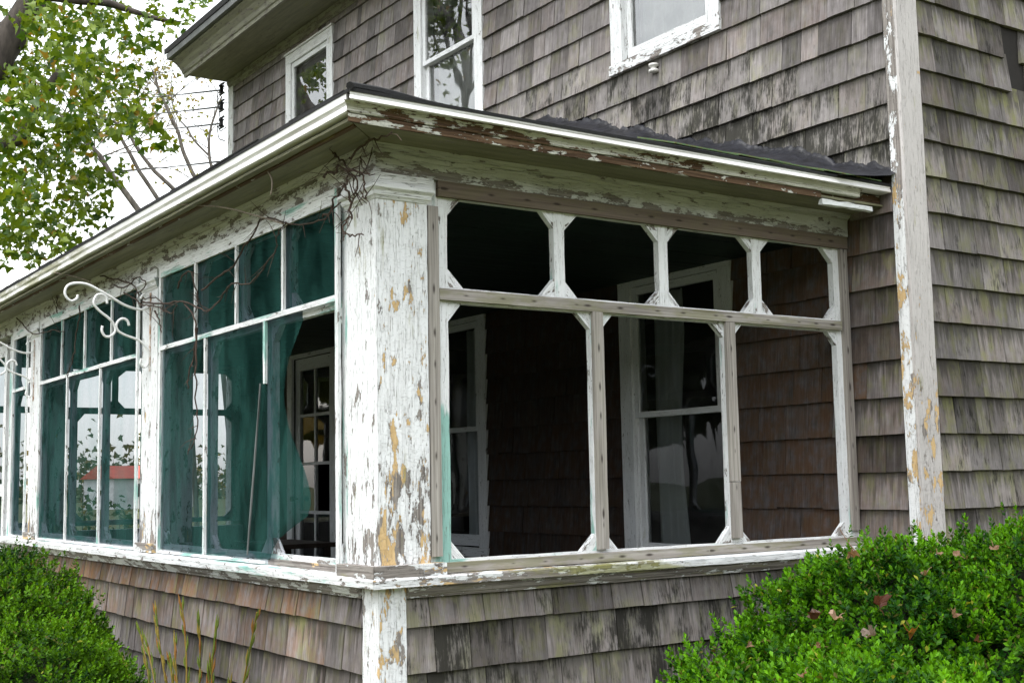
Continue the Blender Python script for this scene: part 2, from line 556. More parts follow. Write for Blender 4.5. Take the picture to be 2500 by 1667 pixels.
def thing(name, loc, label, cat, group=None):
    e = bpy.data.objects.new(name, None)
    e.empty_display_size = 0.2
    COL.objects.link(e)
    e.location = loc
    ORG[e.name] = np.array(loc, dtype=np.float32)
    return tag(e, label, cat, group)

def tag(o, label, cat, group=None):
    o['label'] = label
    o['category'] = cat
    if group:
        o['group'] = group
    return o

def fr(ox, oy, dx, dy, nx, ny):
    return lambda s_, o_, z_: Vector((ox + dx * s_ + nx * o_, oy + dy * s_ + ny * o_, z_))
WALL_Y = 2.865
CORNER_X = 0.39
P_SIDE = fr(0, 0, 0, 1, 1, 0)            # porch side: s = y, outward +x
P_FRONT = fr(0, 0, -1, 0, 0, -1)         # porch front: s = -x, outward -y
P_LEFT = fr(-8.4, 0, 0, 1, -1, 0)        # porch far end
P_HW = fr(0, WALL_Y, 1, 0, 0, -1)        # house front wall: s = x, outward -y
P_HS = fr(CORNER_X - 0.016, 0, 0, 1, 1, 0)   # house side wall: s = y, outward +x
P_W = fr(0, 0, 1, 0, 0, 1)               # world: s=x, o=y

# ================================================================== ground
g_ = build_np('ground', [(-400, -400, 0), (400, -400, 0), (400, 400, 0), (-400, 400, 0)], [(0, 1, 2, 3)], None, None, GRASS)
g_['kind'] = 'structure'

# ================================================================== house
house = thing('shingled_house', (-4.15, 5.5, 0), 'old two storey house clad in weathered grey cedar shingles behind the porch', 'house')
WIN_UP = [(-7.18, -6.11), (-4.56, -3.505), (-1.93, -0.895)]
WZ = (4.28, 5.97)
LOW = [(-4.56, -3.54, 1.03, 2.93), (-1.93, -0.885, 1.03, 2.93), (-7.14, -6.06, 0.55, 2.93)]
holes = [(a + 0.10, b - 0.10, WZ[0] + 0.08, WZ[1] - 0.09) for a, b in WIN_UP] + [(a + 0.10, b - 0.10, c + 0.03, d - 0.09) for a, b, c, d in LOW]
xs = sorted({-8.72, CORNER_X - 0.02} | {h[0] for h in holes} | {h[1] for h in holes})
zs = sorted({0.0, 6.32} | {h[2] for h in holes} | {h[3] for h in holes})
mb = MB()
for i in range(len(xs) - 1):
    for j in range(len(zs) - 1):
        cx, cz = (xs[i] + xs[i + 1]) / 2, (zs[j] + zs[j + 1]) / 2
        if any(h[0] < cx < h[1] and h[2] < cz < h[3] for h in holes):
            continue
        mb.lbox(P_HW, xs[i], xs[i + 1], -0.12, 0, zs[j], zs[j + 1], 2, 1, 0)
wall_f = mb.build('wall', SHEATH, house)
mb = MB().lbox(P_HS, WALL_Y + 0.001, 9.0, -0.12, 0, 0, 6.32, 2, 1, 0)
wall_s = mb.build('wall', SHEATH, house)
MB().lbox(P_W, -8.72, -8.6, WALL_Y + 0.13, 9.0, 0, 6.32, 2, 1, 0).build('wall', SHEATH, house)
MB().lbox(P_W, -8.72, CORNER_X - 0.02, 9.001, 9.12, 0, 6.32, 2, 1, 0).build('wall', SHEATH, house)
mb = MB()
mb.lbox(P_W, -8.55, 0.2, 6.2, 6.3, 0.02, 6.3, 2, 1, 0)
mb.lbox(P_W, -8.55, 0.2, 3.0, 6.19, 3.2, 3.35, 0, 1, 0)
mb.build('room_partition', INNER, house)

# ---- shingles
def project(p):
    q = Vector(p) - CAM
    d = q.dot(fw)
    if d < 0.2:
        return None
    return 1250 + FPX * q.dot(r) / d, 833.5 - FPX * q.dot(u) / d, d
def roof_z(x):
    return 3.07 + 0.34 * max(0, min(3.12, 0.3 - x, x + 8.7))
def shingle_mesh(P, s0, s1, z0, z1, zt, colr):
    """one tapered shingle: butt z0, end of exposure z1, top edge zt"""
    d0 = rnd.uniform(0.019, 0.029)
    tl, tr_ = rnd.uniform(-.003, .003), rnd.uniform(-.003, .003)
    ba, bb = rnd.uniform(-.0022, .0022), rnd.uniform(-.0022, .0022)
    if rnd.random() < 0.03:
        ba += rnd.uniform(.003, .010)
        bb += rnd.uniform(.003, .010)
    n = 3
    vs_, lc, fs = [], [], []
    off = rnd.uniform(0, 80)
    for i in range(n + 1):
        t = i / n
        s_ = s0 + (s1 - s0) * t
        zb = z0 + ba * (1 - t) + bb * t + (rnd.uniform(-.0012, .0012) if 0 < i < n else 0)
        db = d0 + tl * (1 - t) * .5 + tr_ * t * .5
        for (o, z) in ((0.0, zb), (db, zb), (0.002, zt), (0.0005, zt)):
            vs_.append(P(s_, o, z))
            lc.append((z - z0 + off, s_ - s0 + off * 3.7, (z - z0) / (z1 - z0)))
    for i in range(n):
        a, b = i * 4, i * 4 + 4
        fs += [(a, b, b + 1, a + 1), (a + 1, b + 1, b + 2, a + 2)]
    fs += [(0, 1, 2, 3), (n * 4 + 3, n * 4 + 2, n * 4 + 1, n * 4)]
    return vs_, fs, lc, [colr(vs_[i]) for i in range(len(vs_))]

def cut(s0, s1, z0, z1, hs_):
    """remove openings from a run; returns list of (a,b)"""
    segs = [(s0, s1)]
    for (a, b, c, d) in hs_:
        if d <= z0 + 0.02 or c >= z1 - 0.02:
            continue
        out = []
        for (x0, x1) in segs:
            if b <= x0 or a >= x1:
                out.append((x0, x1))
            else:
                if a > x0 + 0.02:
                    out.append((x0, a))
                if b < x1 - 0.02:
                    out.append((b, x1))
        segs = out
    return segs

def run(s0, s1, wmin, wmax):
    out, x = [], s0
    while x < s1 - 0.001:
        w = rnd.choice((rnd.uniform(wmin, wmax), rnd.uniform(wmin, wmax), rnd.uniform(wmin, wmax) * 0.65))
        if s1 - x - w < wmin * 0.6:
            w = s1 - x
        out.append((x, x + w))
        x += w
    return out

house_sh = []      # (score, parentwall, mesh)
casings = [(a, b, WZ[0], WZ[1]) for a, b in WIN_UP] + LOW
PITCH = 0.1905
for k in range(-7, 26):
    z0 = 1.415 + PITCH * k
    z1, zt = z0 + PITCH, z0 + PITCH * 1.16
    zt = min(zt, 6.16)
    for a, b in cut(-8.6, 0.303, max(z0, 0.02), z1, casings):
        for (x0, x1) in (run(a, b, 0.12, 0.25) if (z0 > 2.85 or a > -0.5) else run(a, b, 0.18, 0.34)):
            cx = (x0 + x1) / 2
            rz = roof_z(cx)
            up = z0 > 2.95
            if up and z1 < rz:
                continue
            if not up and cx < -0.0 and z0 > 2.86:
                continue
            br = rnd.gauss(0.98, 0.24)
            if up:
                mold = min(1.0, max(0.0, 1.45 - (z0 + .1 - rz) / 0.62)) * (0.60 + 0.40 * min(1, max(0, (cx + 3.4) / 2.2)))
                if cx < -3.3:
                    mold *= 0.25
                mold = max(0, min(1, mold * rnd.uniform(.7, 1.05) + rnd.uniform(-.1, .1)))
                alg = rnd.uniform(0.05, 0.4) + 0.5 * mold * rnd.random()
                warm = rnd.choice((0, 0, 0.08, 0.15))
                mold = max(mold, rnd.choice((0, .1, .2, .3)))
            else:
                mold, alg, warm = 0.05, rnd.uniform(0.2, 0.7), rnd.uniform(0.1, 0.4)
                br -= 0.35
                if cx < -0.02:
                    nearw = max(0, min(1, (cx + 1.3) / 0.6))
                    warm, alg, br = rnd.uniform(0.5, 0.8), 0.1, rnd.uniform(0.12, 0.2) + 0.38 * nearw  # browner wood inside the porch, shade painted into it, paler near the open side
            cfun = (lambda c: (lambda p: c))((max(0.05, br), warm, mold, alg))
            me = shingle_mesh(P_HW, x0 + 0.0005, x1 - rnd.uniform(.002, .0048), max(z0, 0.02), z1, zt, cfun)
            pr = project((cx, WALL_Y, z0 + .1))
            sc = 0
            if pr and -40 < pr[0] < 2540 and -40 < pr[1] < 1700 and (up or cx > -0.02):
                sc = (x1 - x0) / pr[2] ** 2 * 1.0
            house_sh.append((sc, wall_f, me))
    for (y0, y1) in run(WALL_Y + 0.142, 9.0, 0.13, 0.28):
        cy = (y0 + y1) / 2
        if 3.74 < cy < 3.95 and 3.7 < z0 < 3.90:
            continue
        pr = project((CORNER_X, cy, z0 + .1))
        br = rnd.gauss(0.70, 0.20)
        cfun = (lambda c: (lambda p: c))((max(0.05, br), rnd.choice((0, .1, .2)), rnd.uniform(.2, .6), rnd.uniform(0.65, 1.0)))
        me = shingle_mesh(P_HS, y0 + 0.0005, y1 - rnd.uniform(.002, .0048), max(z0, 0.02), z1, zt, cfun)
        sc = 0
        if pr and pr[0] < 2540 and -40 < pr[1] < 1320:
            sc = (y1 - y0) / pr[2] ** 2
        house_sh.append((sc, wall_s, me))
house_sh.sort(key=lambda q: -q[0])
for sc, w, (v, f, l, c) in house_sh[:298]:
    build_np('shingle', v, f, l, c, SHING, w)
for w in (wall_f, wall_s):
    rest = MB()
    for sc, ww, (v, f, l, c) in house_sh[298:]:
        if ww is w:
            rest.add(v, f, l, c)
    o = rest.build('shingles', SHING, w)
    o['kind'] = 'stuff'

# ---- corner boards of the house
def cb_col(p):
    t = max(0, min(1, (p[2] - 1.2) / 3.2))
    return ((0.50 if p[2] < 3.0 else 0.66), 0.85 if p[2] < 3.1 else 0.30, 0.04, 0)
MB(cb_col).lbox(P_HW, 0.305, CORNER_X - 0.003, 0.001, 0.024, 0.03, 6.15, 2, 40).build('corner_board', PAINT, house)
def cb_col2(p):
    return (0.47 - 0.20 * max(0, min(1, (p[2] - 1.9) / .5)), 0.9, 0.02, 0)
MB(cb_col2).lbox(P_HS, WALL_Y - 0.027, WALL_Y + 0.138, 0.001, 0.020, 0.03, 6.15, 2, 40).build('corner_board', PAINT_G, house)
MB((0.4, .2, 0.1, 0)).lbox(P_HW, -8.745, -8.605, 0.001, 0.026, 0.03, 6.15, 2, 20).build('corner_board', PAINT, house)

# ---- upper eave
mbx = MB((0.34, 0.1, 0.95, 0)).sweep(P_HW, [(0.004, 6.155), (0.50, 6.150), (0.50, 6.17), (0.004, 6.175)], -8.78, 0.55, seg=30)
mbx.build('soffit', PAINT, house)
MB((0.55, 0.1, 0.8, 0)).sweep(P_HW, [(0.002, 6.05), (0.022, 6.05), (0.03, 6.075), (0.045, 6.10), (0.05, 6.149), (0.002, 6.149)], -8.73, 0.30, seg=40).build('frieze', PAINT, house)
MB((0.45, 0.1, 0.85, 0)).sweep(P_HW, [(0.485, 6.135), (0.515, 6.132), (0.520, 6.165), (0.535, 6.175), (0.55, 6.215), (0.60, 6.265), (0.655, 6.30), (0.655, 6.315), (0.485, 6.315)], -8.82, 0.60, seg=30).build('fascia', PAINT, house)
MB((0.2, 0, 0.9, 0)).sweep(P_HW, [(0.645, 6.318), (0.70, 6.318), (0.705, 6.375), (0.69, 6.385), (0.645, 6.378)], -8.86, 0.64, seg=12).build('roof_edge_trim', OLDMET, house)
mb = MB()
for sg in (0, 1):
    y0, y1, z0, z1 = ((2.15, 6.0, 6.385, 8.65), (9.75, 6.0, 6.385, 8.65))[sg]
    a = [Vector((-8.9, y0, z0)), Vector((0.66, y0, z0)), Vector((0.66, y1, z1)), Vector((-8.9, y1, z1))]
    b = [p + Vector((0, 0, 0.06)) for p in a]
    mb.add(a + b, [(0, 1, 2, 3), (7, 6, 5, 4), (0, 4, 5, 1), (1, 5, 6, 2), (2, 6, 7, 3), (3, 7, 4, 0)], [(0, 0, 0)] * 8)
mb.build('roof', ROOF, house)
mb = MB((0.5, 0, 0.4, 0))
for x in (-8.70, CORNER_X - 0.08):
    mb.prism(fr(x, 0, 0, 1, 1, 0), [(2.87, 6.33), (9.1, 6.33), (6.0, 8.55)], 0, 0.05)
mb.build('gable_wall', SHEATH, house)

# ---- windows
def window(x0, x1, z0, z1, zm, cw=0.115, sill=True, pl=0.3, sub='upper'):
    c0 = (pl, 0.15, 0.03, 0)
    mb = MB(c0)
    mb.lbox(P_HW, x0, x0 + cw, 0.001, 0.028, z0 + (0.07 if sill else 0), z1 - cw * .85, 2)
    mb.lbox(P_HW, x1 - cw, x1, 0.001, 0.028, z0 + (0.07 if sill else 0), z1 - cw * .85, 2)
    mb.lbox(P_HW, x0, x1, 0.001, 0.030, z1 - cw * .85 + .001, z1, 0)
    mb.lbox(P_HW, x0 - .012, x1 + .012, 0.001, 0.045, z1 + .001, z1 + .02, 0)
    # jambs inside the opening
    for (a, b) in ((x0 + cw - .012, x0 + cw + .002), (x1 - cw - .002, x1 - cw + .012)):
        mb.lbox(P_HW, a, b, -0.10, -0.001, z0 + .08, z1 - cw * .85, 2)
    win = mb.build('window', PAINT, house)
    MB((pl + .18, 0.1, 0.04, 0)).lbox(P_HW, x0 - 0.01, x1 + 0.01, 0.0005, 0.040, z0, z0 + 0.068, 0).build('sill', PAINT, win)
    a, b = x0 + cw + .004, x1 - cw - .004
    zb, zt = z0 + 0.075, z1 - cw * .85 - .003
    st = 0.045
    for (q0, q1, o0, o1, rb, rt) in ((zb, zm + .018, -0.052, -0.022, 0.085, 0.036), (zm - .018, zt, -0.018, 0.010, 0.036, 0.05)):
        m = MB((pl * 0.75, 0.1, 0.02, 0))
        m.lbox(P_HW, a, a + st, o0, o1, q0, q1, 2)
        m.lbox(P_HW, b - st, b, o0, o1, q0, q1, 2)
        m.lbox(P_HW, a + st, b - st, o0, o1, q0, q0 + rb, 0)
        m.lbox(P_HW, a + st, b - st, o0, o1, q1 - rt, q1, 0)
        sash = m.build('sash', PAINT, win)
        om = (o0 + o1) / 2
        v = [P_HW(a + st - .004, om, q0 + rb - .004), P_HW(b - st + .004, om, q0 + rb - .004), P_HW(b - st + .004, om, q1 - rt + .004), P_HW(a + st - .004, om, q1 - rt + .004)]
        build_np('pane', [tuple(p) for p in v], [(0, 1, 2, 3)], None, None, GLASSU if z0 > 3 else GLASS, win)
    return win
for i, (a, b) in enumerate(WIN_UP):
    window(a, b, WZ[0], WZ[1], 5.10, pl=(0.28, 0.30, 0.36)[i])
for (a, b, c, d) in LOW[:2]:
    window(a, b, c, d, 2.00, pl=0.30)

# ---- glazed porch door of the house
a, b, c, d = LOW[2]
mb = MB((0.3, 0.1, 0.03, 0))
mb.lbox(P_HW, a, a + .11, 0.001, 0.028, c, d - .1, 2)
mb.lbox(P_HW, b - .11, b, 0.001, 0.028, c, d - .1, 2)
mb.lbox(P_HW, a, b, 0.001, 0.03, d - .099, d, 0)
door = mb.build('door', PAINT, house)
mb = MB((0.22, 0.0, 0.02, 0))
x0, x1 = a + .115, b - .115
mb.lbox(P_HW, x0, x0 + .10, -0.05, -0.012, c + .02, d - .105, 2)
mb.lbox(P_HW, x1 - .10, x1, -0.05, -0.012, c + .02, d - .105, 2)
mb.lbox(P_HW, x0 + .10, x1 - .10, -0.05, -0.012, c + .02, c + .30, 0)
mb.lbox(P_HW, x0 + .10, x1 - .10, -0.05, -0.012, d - .22, d - .105, 0)
xm = (x0 + x1) / 2
mb.lbox(P_HW, xm - .014, xm + .014, -0.045, -0.017, c + .30, d - .22, 2)
for zz in (1.333, 1.799, 2.265):
    mb.lbox(P_HW, x0 + .10, x1 - .10, -0.046, -0.016, zz - .014, zz + .014, 0)
mb.build('leaf', PAINT, door)
zz = [c + .30, 1.333, 1.799, 2.265, d - .22]
for i in range(4):
    for (q0, q1) in ((x0 + .10, xm - .014), (xm + .014, x1 - .10)):
        if i == 1 and q0 > xm:
            continue
        v = [P_HW(q0, -.03, zz[i]), P_HW(q1, -.03, zz[i]), P_HW(q1, -.03, zz[i + 1]), P_HW(q0, -.03, zz[i + 1])]
        build_np('pane', [tuple(p) for p in v], [(0, 1, 2, 3)], None, None, GLASS, door)
m = MB()
kx, kz = x0 + .05, 1.46
m.tube([(kx, WALL_Y + .012, kz), (kx, WALL_Y - .03, kz), (kx, WALL_Y - .035, kz), (kx, WALL_Y - .06, kz), (kx, WALL_Y - .065, kz)], [.012, .012, .026, .026, .014], 10)
m.build('knob', RUST, door, smooth=True)

# ================================================================== porch
porch = thing('screened_porch', (-4.2, 1.4, 0), 'weathered screened porch with peeling white posts, hipped roof and shingled base', 'porch')
# core of the low walls
mb = MB().lbox(P_SIDE, 0.0, 2.85, -0.14, -0.014, 0, 1.19, 2, 1, 0)
pw_s = mb.build('low_wall', SHEATH, porch)
mb = MB().lbox(P_FRONT, 0.141, 6.34, -0.14, -0.014, 0, 1.19, 2, 1, 0)
mb.lbox(P_FRONT, 7.5, 8.4, -0.14, -0.014, 0, 1.19, 2, 1, 0)
pw_f = mb.build('low_wall', SHEATH, porch)
MB((.3, .1, .1, 0)).lbox(P_LEFT, 0.15, 2.85, -0.14, -0.014, 0, 1.19, 2, 1, 0).build('low_wall', PAINT, porch)
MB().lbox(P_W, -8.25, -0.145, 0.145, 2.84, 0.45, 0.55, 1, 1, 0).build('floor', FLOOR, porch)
# inside panelling of the low walls
mb = MB((0.30, .1, .1, 0)).lbox(P_FRONT, 0.15, 6.34, -0.160, -0.141, 0.56, 1.19, 2, 1, 0)
mb.lbox(P_SIDE, 0.17, 2.83, -0.160, -0.141, 0.56, 1.19, 2, 1, 0)
mb.build('inner_panelling', PAINT, porch)
# ceiling boards run from front to wall
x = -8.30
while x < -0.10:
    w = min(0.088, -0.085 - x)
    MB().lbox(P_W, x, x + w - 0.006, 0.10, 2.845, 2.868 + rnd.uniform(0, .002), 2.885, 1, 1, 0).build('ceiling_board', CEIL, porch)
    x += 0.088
# low wall shingles
for P, s0, s1, w in ((P_SIDE, 0.121, 2.83, pw_s), (P_FRONT, 0.132, 6.30, pw_f)):
    front = w is pw_f
    P2 = (lambda PP: (lambda s_, o_, z_: PP(s_, o_ - 0.014, z_)))(P)
    for k in range(5):
        z0 = 1.03 - 0.182 * k
        z1 = z0 + 0.182 if k else 1.146
        for (a, b) in run(s0, s1, 0.13, 0.27):
            br = rnd.gauss(0.70, 0.20)
            if front:
                st = mnoise.noise(Vector((a * 0.9, 3.1, 0))) * 0.5 + 0.5
                warm = max(0, min(1, (1.1 - 0.40 * k) * (0.40 + 0.7 * st) + rnd.uniform(-.2, .1))) if a > 0.35 else 0.1
                c_ = (br, warm, rnd.uniform(0, .25), rnd.uniform(0.3, 0.8))
            else:
                c_ = (br, 0.16, rnd.uniform(0.45, 0.95) * (0.7 + 0.3 * min(1, k)), rnd.uniform(0.55, 1.0))
            v, f, l, cc = shingle_mesh(P2, a + .0005, b - rnd.uniform(.002, .0048), z0, 1.03 - 0.182 * k + 0.182, z1 + (0.025 if k else 0.0), (lambda c: (lambda p: c))(c_))
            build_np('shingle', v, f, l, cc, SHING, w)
# corner board under the sill
MB(lambda p: (0.50, 0.85, 0.03, 0)).lbox(P_SIDE, 0.0, 0.119, -0.013, 0.006, 0.02, 1.189, 2, 24).build('corner_board', PAINT, porch)
MB(lambda p: (0.44, 0.75, 0.03, 0)).lbox(P_FRONT, -0.004, 0.130, -0.013, 0.004, 0.02, 1.189, 2, 24).build('corner_board', PAINT, porch)

# sill and under-sill moulding
SIL = [(-0.15, 1.191), (0.050, 1.191), (0.052, 1.222), (0.048, 1.228), (-0.02, 1.2335), (-0.15, 1.234)]
def side_sill(p):
    return (0.46 + 0.2 * math.sin(p[1] * 2.3), 0.6, 0.06, 0.75 * max(0, math.sin(p[1] * 2.0 - 0.5)))
MB(side_sill).sweep(P_SIDE, SIL, 0, 2.84, -1, 0, seg=26).build('sill', PAINT, porch)
MB(lambda p: (0.40, 0.45, 0.03, 0.45 * (-1.7 < p[0] < -0.3))).sweep(P_FRONT, SIL, 0.003, 6.36, -1, 0, seg=50).build('sill', PAINT_T, porch)
MBP = [(-0.012, 1.143), (0.008, 1.143), (0.012, 1.153), (0.018, 1.157), (0.030, 1.178), (0.034, 1.1905), (-0.012, 1.1905)]
MB((0.74, .1, 0.1, 0.35)).sweep(P_SIDE, MBP, 0.121, 2.83, 0, 0).build('under_sill_moulding', PAINT, porch)
MB((0.60, .1, 0.15, 0)).sweep(P_FRONT, MBP, 0.132, 6.28, 0, 0).build('under_sill_moulding', PAINT, porch)
MB((0.3, .3, 0.05, 0)).lbox(P_FRONT, 6.285, 6.40, -0.02, 0.02, 0.05, 1.19, 2).build('corner_board', PAINT, porch)

# columns and posts
def column(P, s0, s1, z0, z1, depth, plinth, main, colr):
    sh = MB(colr)
    zb, zt = plinth[1], z1 - 0.105
    if main:
        sh.lbox(P_SIDE, 0.001, 0.036, -0.06, 0.0, zb, zt, 2, 24)
        sh.lbox(P_SIDE, 0.0365, 0.238, -0.06, 0.0, zb, zt, 2, 24)
        sh.lbox(P_FRONT, 0.002, 0.128, -0.0005, 0.001, zb, zt, 2, 24)
        sh.lbox(P_FRONT, 0.0605, 0.262, -0.062, -0.0002, zb, zt, 2, 24)
        sh.lbox(P_W, -0.262, -0.062, 0.062, 0.238, zb, zt, 2, 4)
    else:
        sh.lbox(P, s0, s1, -depth, 0.0, zb, zt, 2, 20)
    c = sh.build('column', PAINT, porch)
    e1, e2 = 0.012, 0.034
    blk = [(-depth, z1 - .052), (e1, z1 - .052), (e1, z1 - .001), (-depth, z1 - .001)]
    mld = [(-depth, z1 - .108), (0.004, z1 - .108), (0.010, z1 - .098), (0.016, z1 - .094), (0.020, z1 - .078), (e2, z1 - .066), (e2, z1 - .054), (-depth, z1 - .054)]
    cap = MB((0.16, 0.4, 0.0, 0))
    cp = MB((0.18, 0.3, 0.0, 0))
    if main:
        cap.sweep(P_SIDE, blk, 0, 0.268, -1, 0, 3)
        cap.sweep(P_FRONT, blk, 0.002, 0.285, -1, 0, 3)
        cp.sweep(P_SIDE, mld, 0, 0.240, -1, 0.6, 3)
        cp.sweep(P_FRONT, mld, 0.002, 0.264, -1, 0.6, 3)
    else:
        cap.lbox(P, s0 - e1, s1 + e1, -depth, e1, z1 - .052, z1 - .001, 0)
        cp.sweep(P, mld, s0, s1, -1, 1, 3)
    cap.build('capital', PAINT, c)
    cp.build('capital_moulding', PAINT, c)
    pz0, pz1, pe = plinth
    if main:
        MB((0.72, 0.55, 0.02, 0)).sweep(P_SIDE, [(-.05, pz0), (pe, pz0), (pe, pz1), (-.05, pz1)], 0, 0.178, -1, 0, 3).build('plinth', PAINT, c)
        MB((0.62, 0.75, 0.02, 0)).sweep(P_SIDE, [(-.05, pz0), (pe - .002, pz0), (pe - .002, pz1 + .001), (-.05, pz1 + .001)], 0.181, 0.288, 0, 0, 2).build('plinth', PAINT, c)
        MB((0.80, 0.3, 0.02, 0)).sweep(P_FRONT, [(-.05, pz0), (pe, pz0), (pe, pz1), (-.05, pz1)], 0.003, 0.28, -1, 0, 3).build('plinth', PAINT, c)
    else:
        MB((0.62, 0.7, 0.15, 0)).lbox(P, s0 - .015, s1 + .015, -depth, pe, pz0, pz1, 0).build('plinth', PAINT, c)
    return c
def main_col(p):
    t = max(0, min(1, (1.75 - p[2]) / 0.45))
    side = p[0] > -0.001 and p[1] > 0.004
    return (0.365 + 0.19 * t + ((0.13 - .05 * t if p[1] < 0.0362 else 0.035) if side else 0), (1.0 if p[2] > 1.8 else 0.85) if side else 0.5, 0.0, 0)
column(None, 0, 0, 1.23, 2.853, 0.05, (1.2292, 1.276, 0.044), True, main_col)
def post_col(p):
    t = max(0, min(1, (1.55 - p[2]) / 0.35))
    return (0.38 + 0.35 * t, 0.6, 0.02, 0)
column(P_FRONT, 2.640, 2.905, 1.23, 2.853, 0.215, (1.2345, 1.283, 0.026), False, post_col)
column(P_FRONT, 5.285, 5.560, 1.23, 2.853, 0.215, (1.2345, 1.283, 0.026), False, post_col)
column(P_FRONT, 8.16, 8.398, 1.23, 2.853, 0.22, (1.2345, 1.283, 0.026), False, post_col)
column(P_FRONT, 7.42, 7.62, 1.23, 2.853, 0.10, (1.2345, 1.283, 0.026), False, post_col)

# beam, bed moulding, soffit, fascia, crown, metal edge, gutter
BEAM = [(-0.12, 2.8545), (0.0, 2.8545), (0.002, 2.941), (-0.12, 2.941)]
BED = [(-0.01, 2.9415), (0.006, 2.9415), (0.012, 2.952), (0.022, 2.956), (0.030, 2.9705), (-0.01, 2.9705)]
SOF = [(-0.005, 2.971), (0.24, 2.971), (0.24, 2.983), (-0.005, 2.983)]
FAS = [(0.236, 2.966), (0.254, 2.964), (0.256, 2.994), (0.236, 2.996)]
CRN = [(0.225, 2.9965), (0.262, 2.9965), (0.266, 3.003), (0.262, 3.008), (0.266, 3.018), (0.280, 3.029), (0.290, 3.0325), (0.225, 3.0325)]
EDGE = [(0.23, 3.033), (0.299, 3.033), (0.304, 3.036), (0.299, 3.051), (0.296, 3.054), (0.299, 3.058), (0.300, 3.076), (0.23, 3.077)]
GUT = [(0.16, 2.9975), (0.258, 2.995), (0.264, 2.999), (0.262, 3.018), (0.255, 3.026), (0.258, 3.032), (0.266, 3.037), (0.268, 3.070), (0.262, 3.0775), (0.16, 3.077)]
def beam_side(p):
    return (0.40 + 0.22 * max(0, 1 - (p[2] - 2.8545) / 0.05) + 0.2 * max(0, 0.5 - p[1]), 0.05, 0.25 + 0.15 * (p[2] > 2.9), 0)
MB(beam_side).sweep(P_SIDE, [(-0.12, 2.8545), (0.0, 2.8545), (0.0005, 2.90), (0.002, 2.941), (-0.12, 2.941)], 0, 2.845, -1, 0, 30).build('beam', PAINT, porch)
MB((0.52, 0.05, 0.10, 0)).sweep(P_FRONT, BEAM, 0.003, 8.397, -1, 1, 50).build('beam', PAINT, porch)
MB((0.3, 0.05, 0.3, 0)).sweep(P_LEFT, BEAM, 0.003, 2.845, -1, 0, 8).build('beam', PAINT, porch)
MB((0.40, 0.05, 0.60, 0)).sweep(P_SIDE, BED, 0, 2.845, -1, 0, 20).build('bed_moulding', PAINT, porch)
MB((0.42, 0.05, 0.55, 0)).sweep(P_FRONT, BED, 0.003, 8.397, -1, 1, 40).build('bed_moulding', PAINT, porch)
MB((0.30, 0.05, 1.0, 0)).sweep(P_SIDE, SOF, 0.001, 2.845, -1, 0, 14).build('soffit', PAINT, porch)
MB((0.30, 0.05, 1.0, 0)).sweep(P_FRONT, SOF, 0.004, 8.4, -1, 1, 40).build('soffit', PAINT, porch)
MB((0.72, 0.12, 0.10, 0)).sweep(P_SIDE, FAS, 0, 2.36, -1, 0, 24).build('fascia', PAINT_B, porch)
MB((0.80, 0.12, 0.30, 0)).sweep(P_FRONT, [(0.18, 2.966), (0.205, 2.964), (0.205, 2.996), (0.18, 2.996)], 0, 8.4, -1, 1, 40).build('fascia', PAINT_B, porch)
MB(lambda p: (0.55 - 0.22 * (p[1] > 1.6) + 0.1 * math.sin(p[1] * 5), 0.10, 0.25, 0)).sweep(P_SIDE, CRN, 0, 2.64, -1, 0, 26).build('crown_moulding', PAINT_B, porch)
MB((0.25, .1, 0.05, 0)).lbox(fr(0.244, 2.365, -0.012, 0.9995, 1, 0.012), 0, 0.38, -0.012, 0.012, 2.934, 2.960, 0, 6, .004).build('loose_board', PAINT, porch)
MB((0.8, .1, 0.3, 0)).lbox(P_SIDE, 2.37, 2.84, 0.20, 0.225, 2.985, 3.03, 0, 5, .003).build('rafter_end_board', PAINT_B, porch)
edge = MB((0, 0, 0.10, 0)).sweep(P_SIDE, EDGE, 0, 2.835, -0.9, 0, 10).build('roof_edge_trim', METAL, porch)
def gut_col(p):
    return (0, 0, 0.12 + 0.88 * max(0, min(1, (-p[0] - 2.2) / 1.6)), 0)
for (q0, q1, m0) in ((0.003, 1.32, -1), (1.324, 4.42, 0), (4.424, 8.5, 0)):
    MB(gut_col).sweep(P_FRONT, GUT, q0, q1, m0, 0, 12).build('gutter', METAL, porch)
# hipped roof
E0, E1 = 0.302, 0.27
zt, zr = 3.082, 4.13
A = Vector((E0, -E1, zt)); Bv = Vector((-8.7, -E1, zt)); Cv = Vector((-8.7, 2.86, zt)); D = Vector((E0, 2.86, zt))
H1 = Vector((E0 - 3.12, 2.86, zr)); H2 = Vector((-8.7 + 3.12, 2.86, zr))
mb = MB()
for quad in ((A, H1, H2, Bv), (A, D, H1), (Bv, H2, Cv)):
    n = len(quad)
    up_ = [p + Vector((0, 0, -0.003)) for p in quad]
    lo_ = [p + Vector((0, 0, -0.018)) for p in quad]
    mb.add(lo_ + up_, [tuple(range(n)), tuple(range(2 * n - 1, n - 1, -1))] + [(i, (i + 1) % n, n + (i + 1) % n, n + i) for i in range(n)], [(0, 0, 0)] * (2 * n))
roofo = mb.build('roof', ROOF, porch)
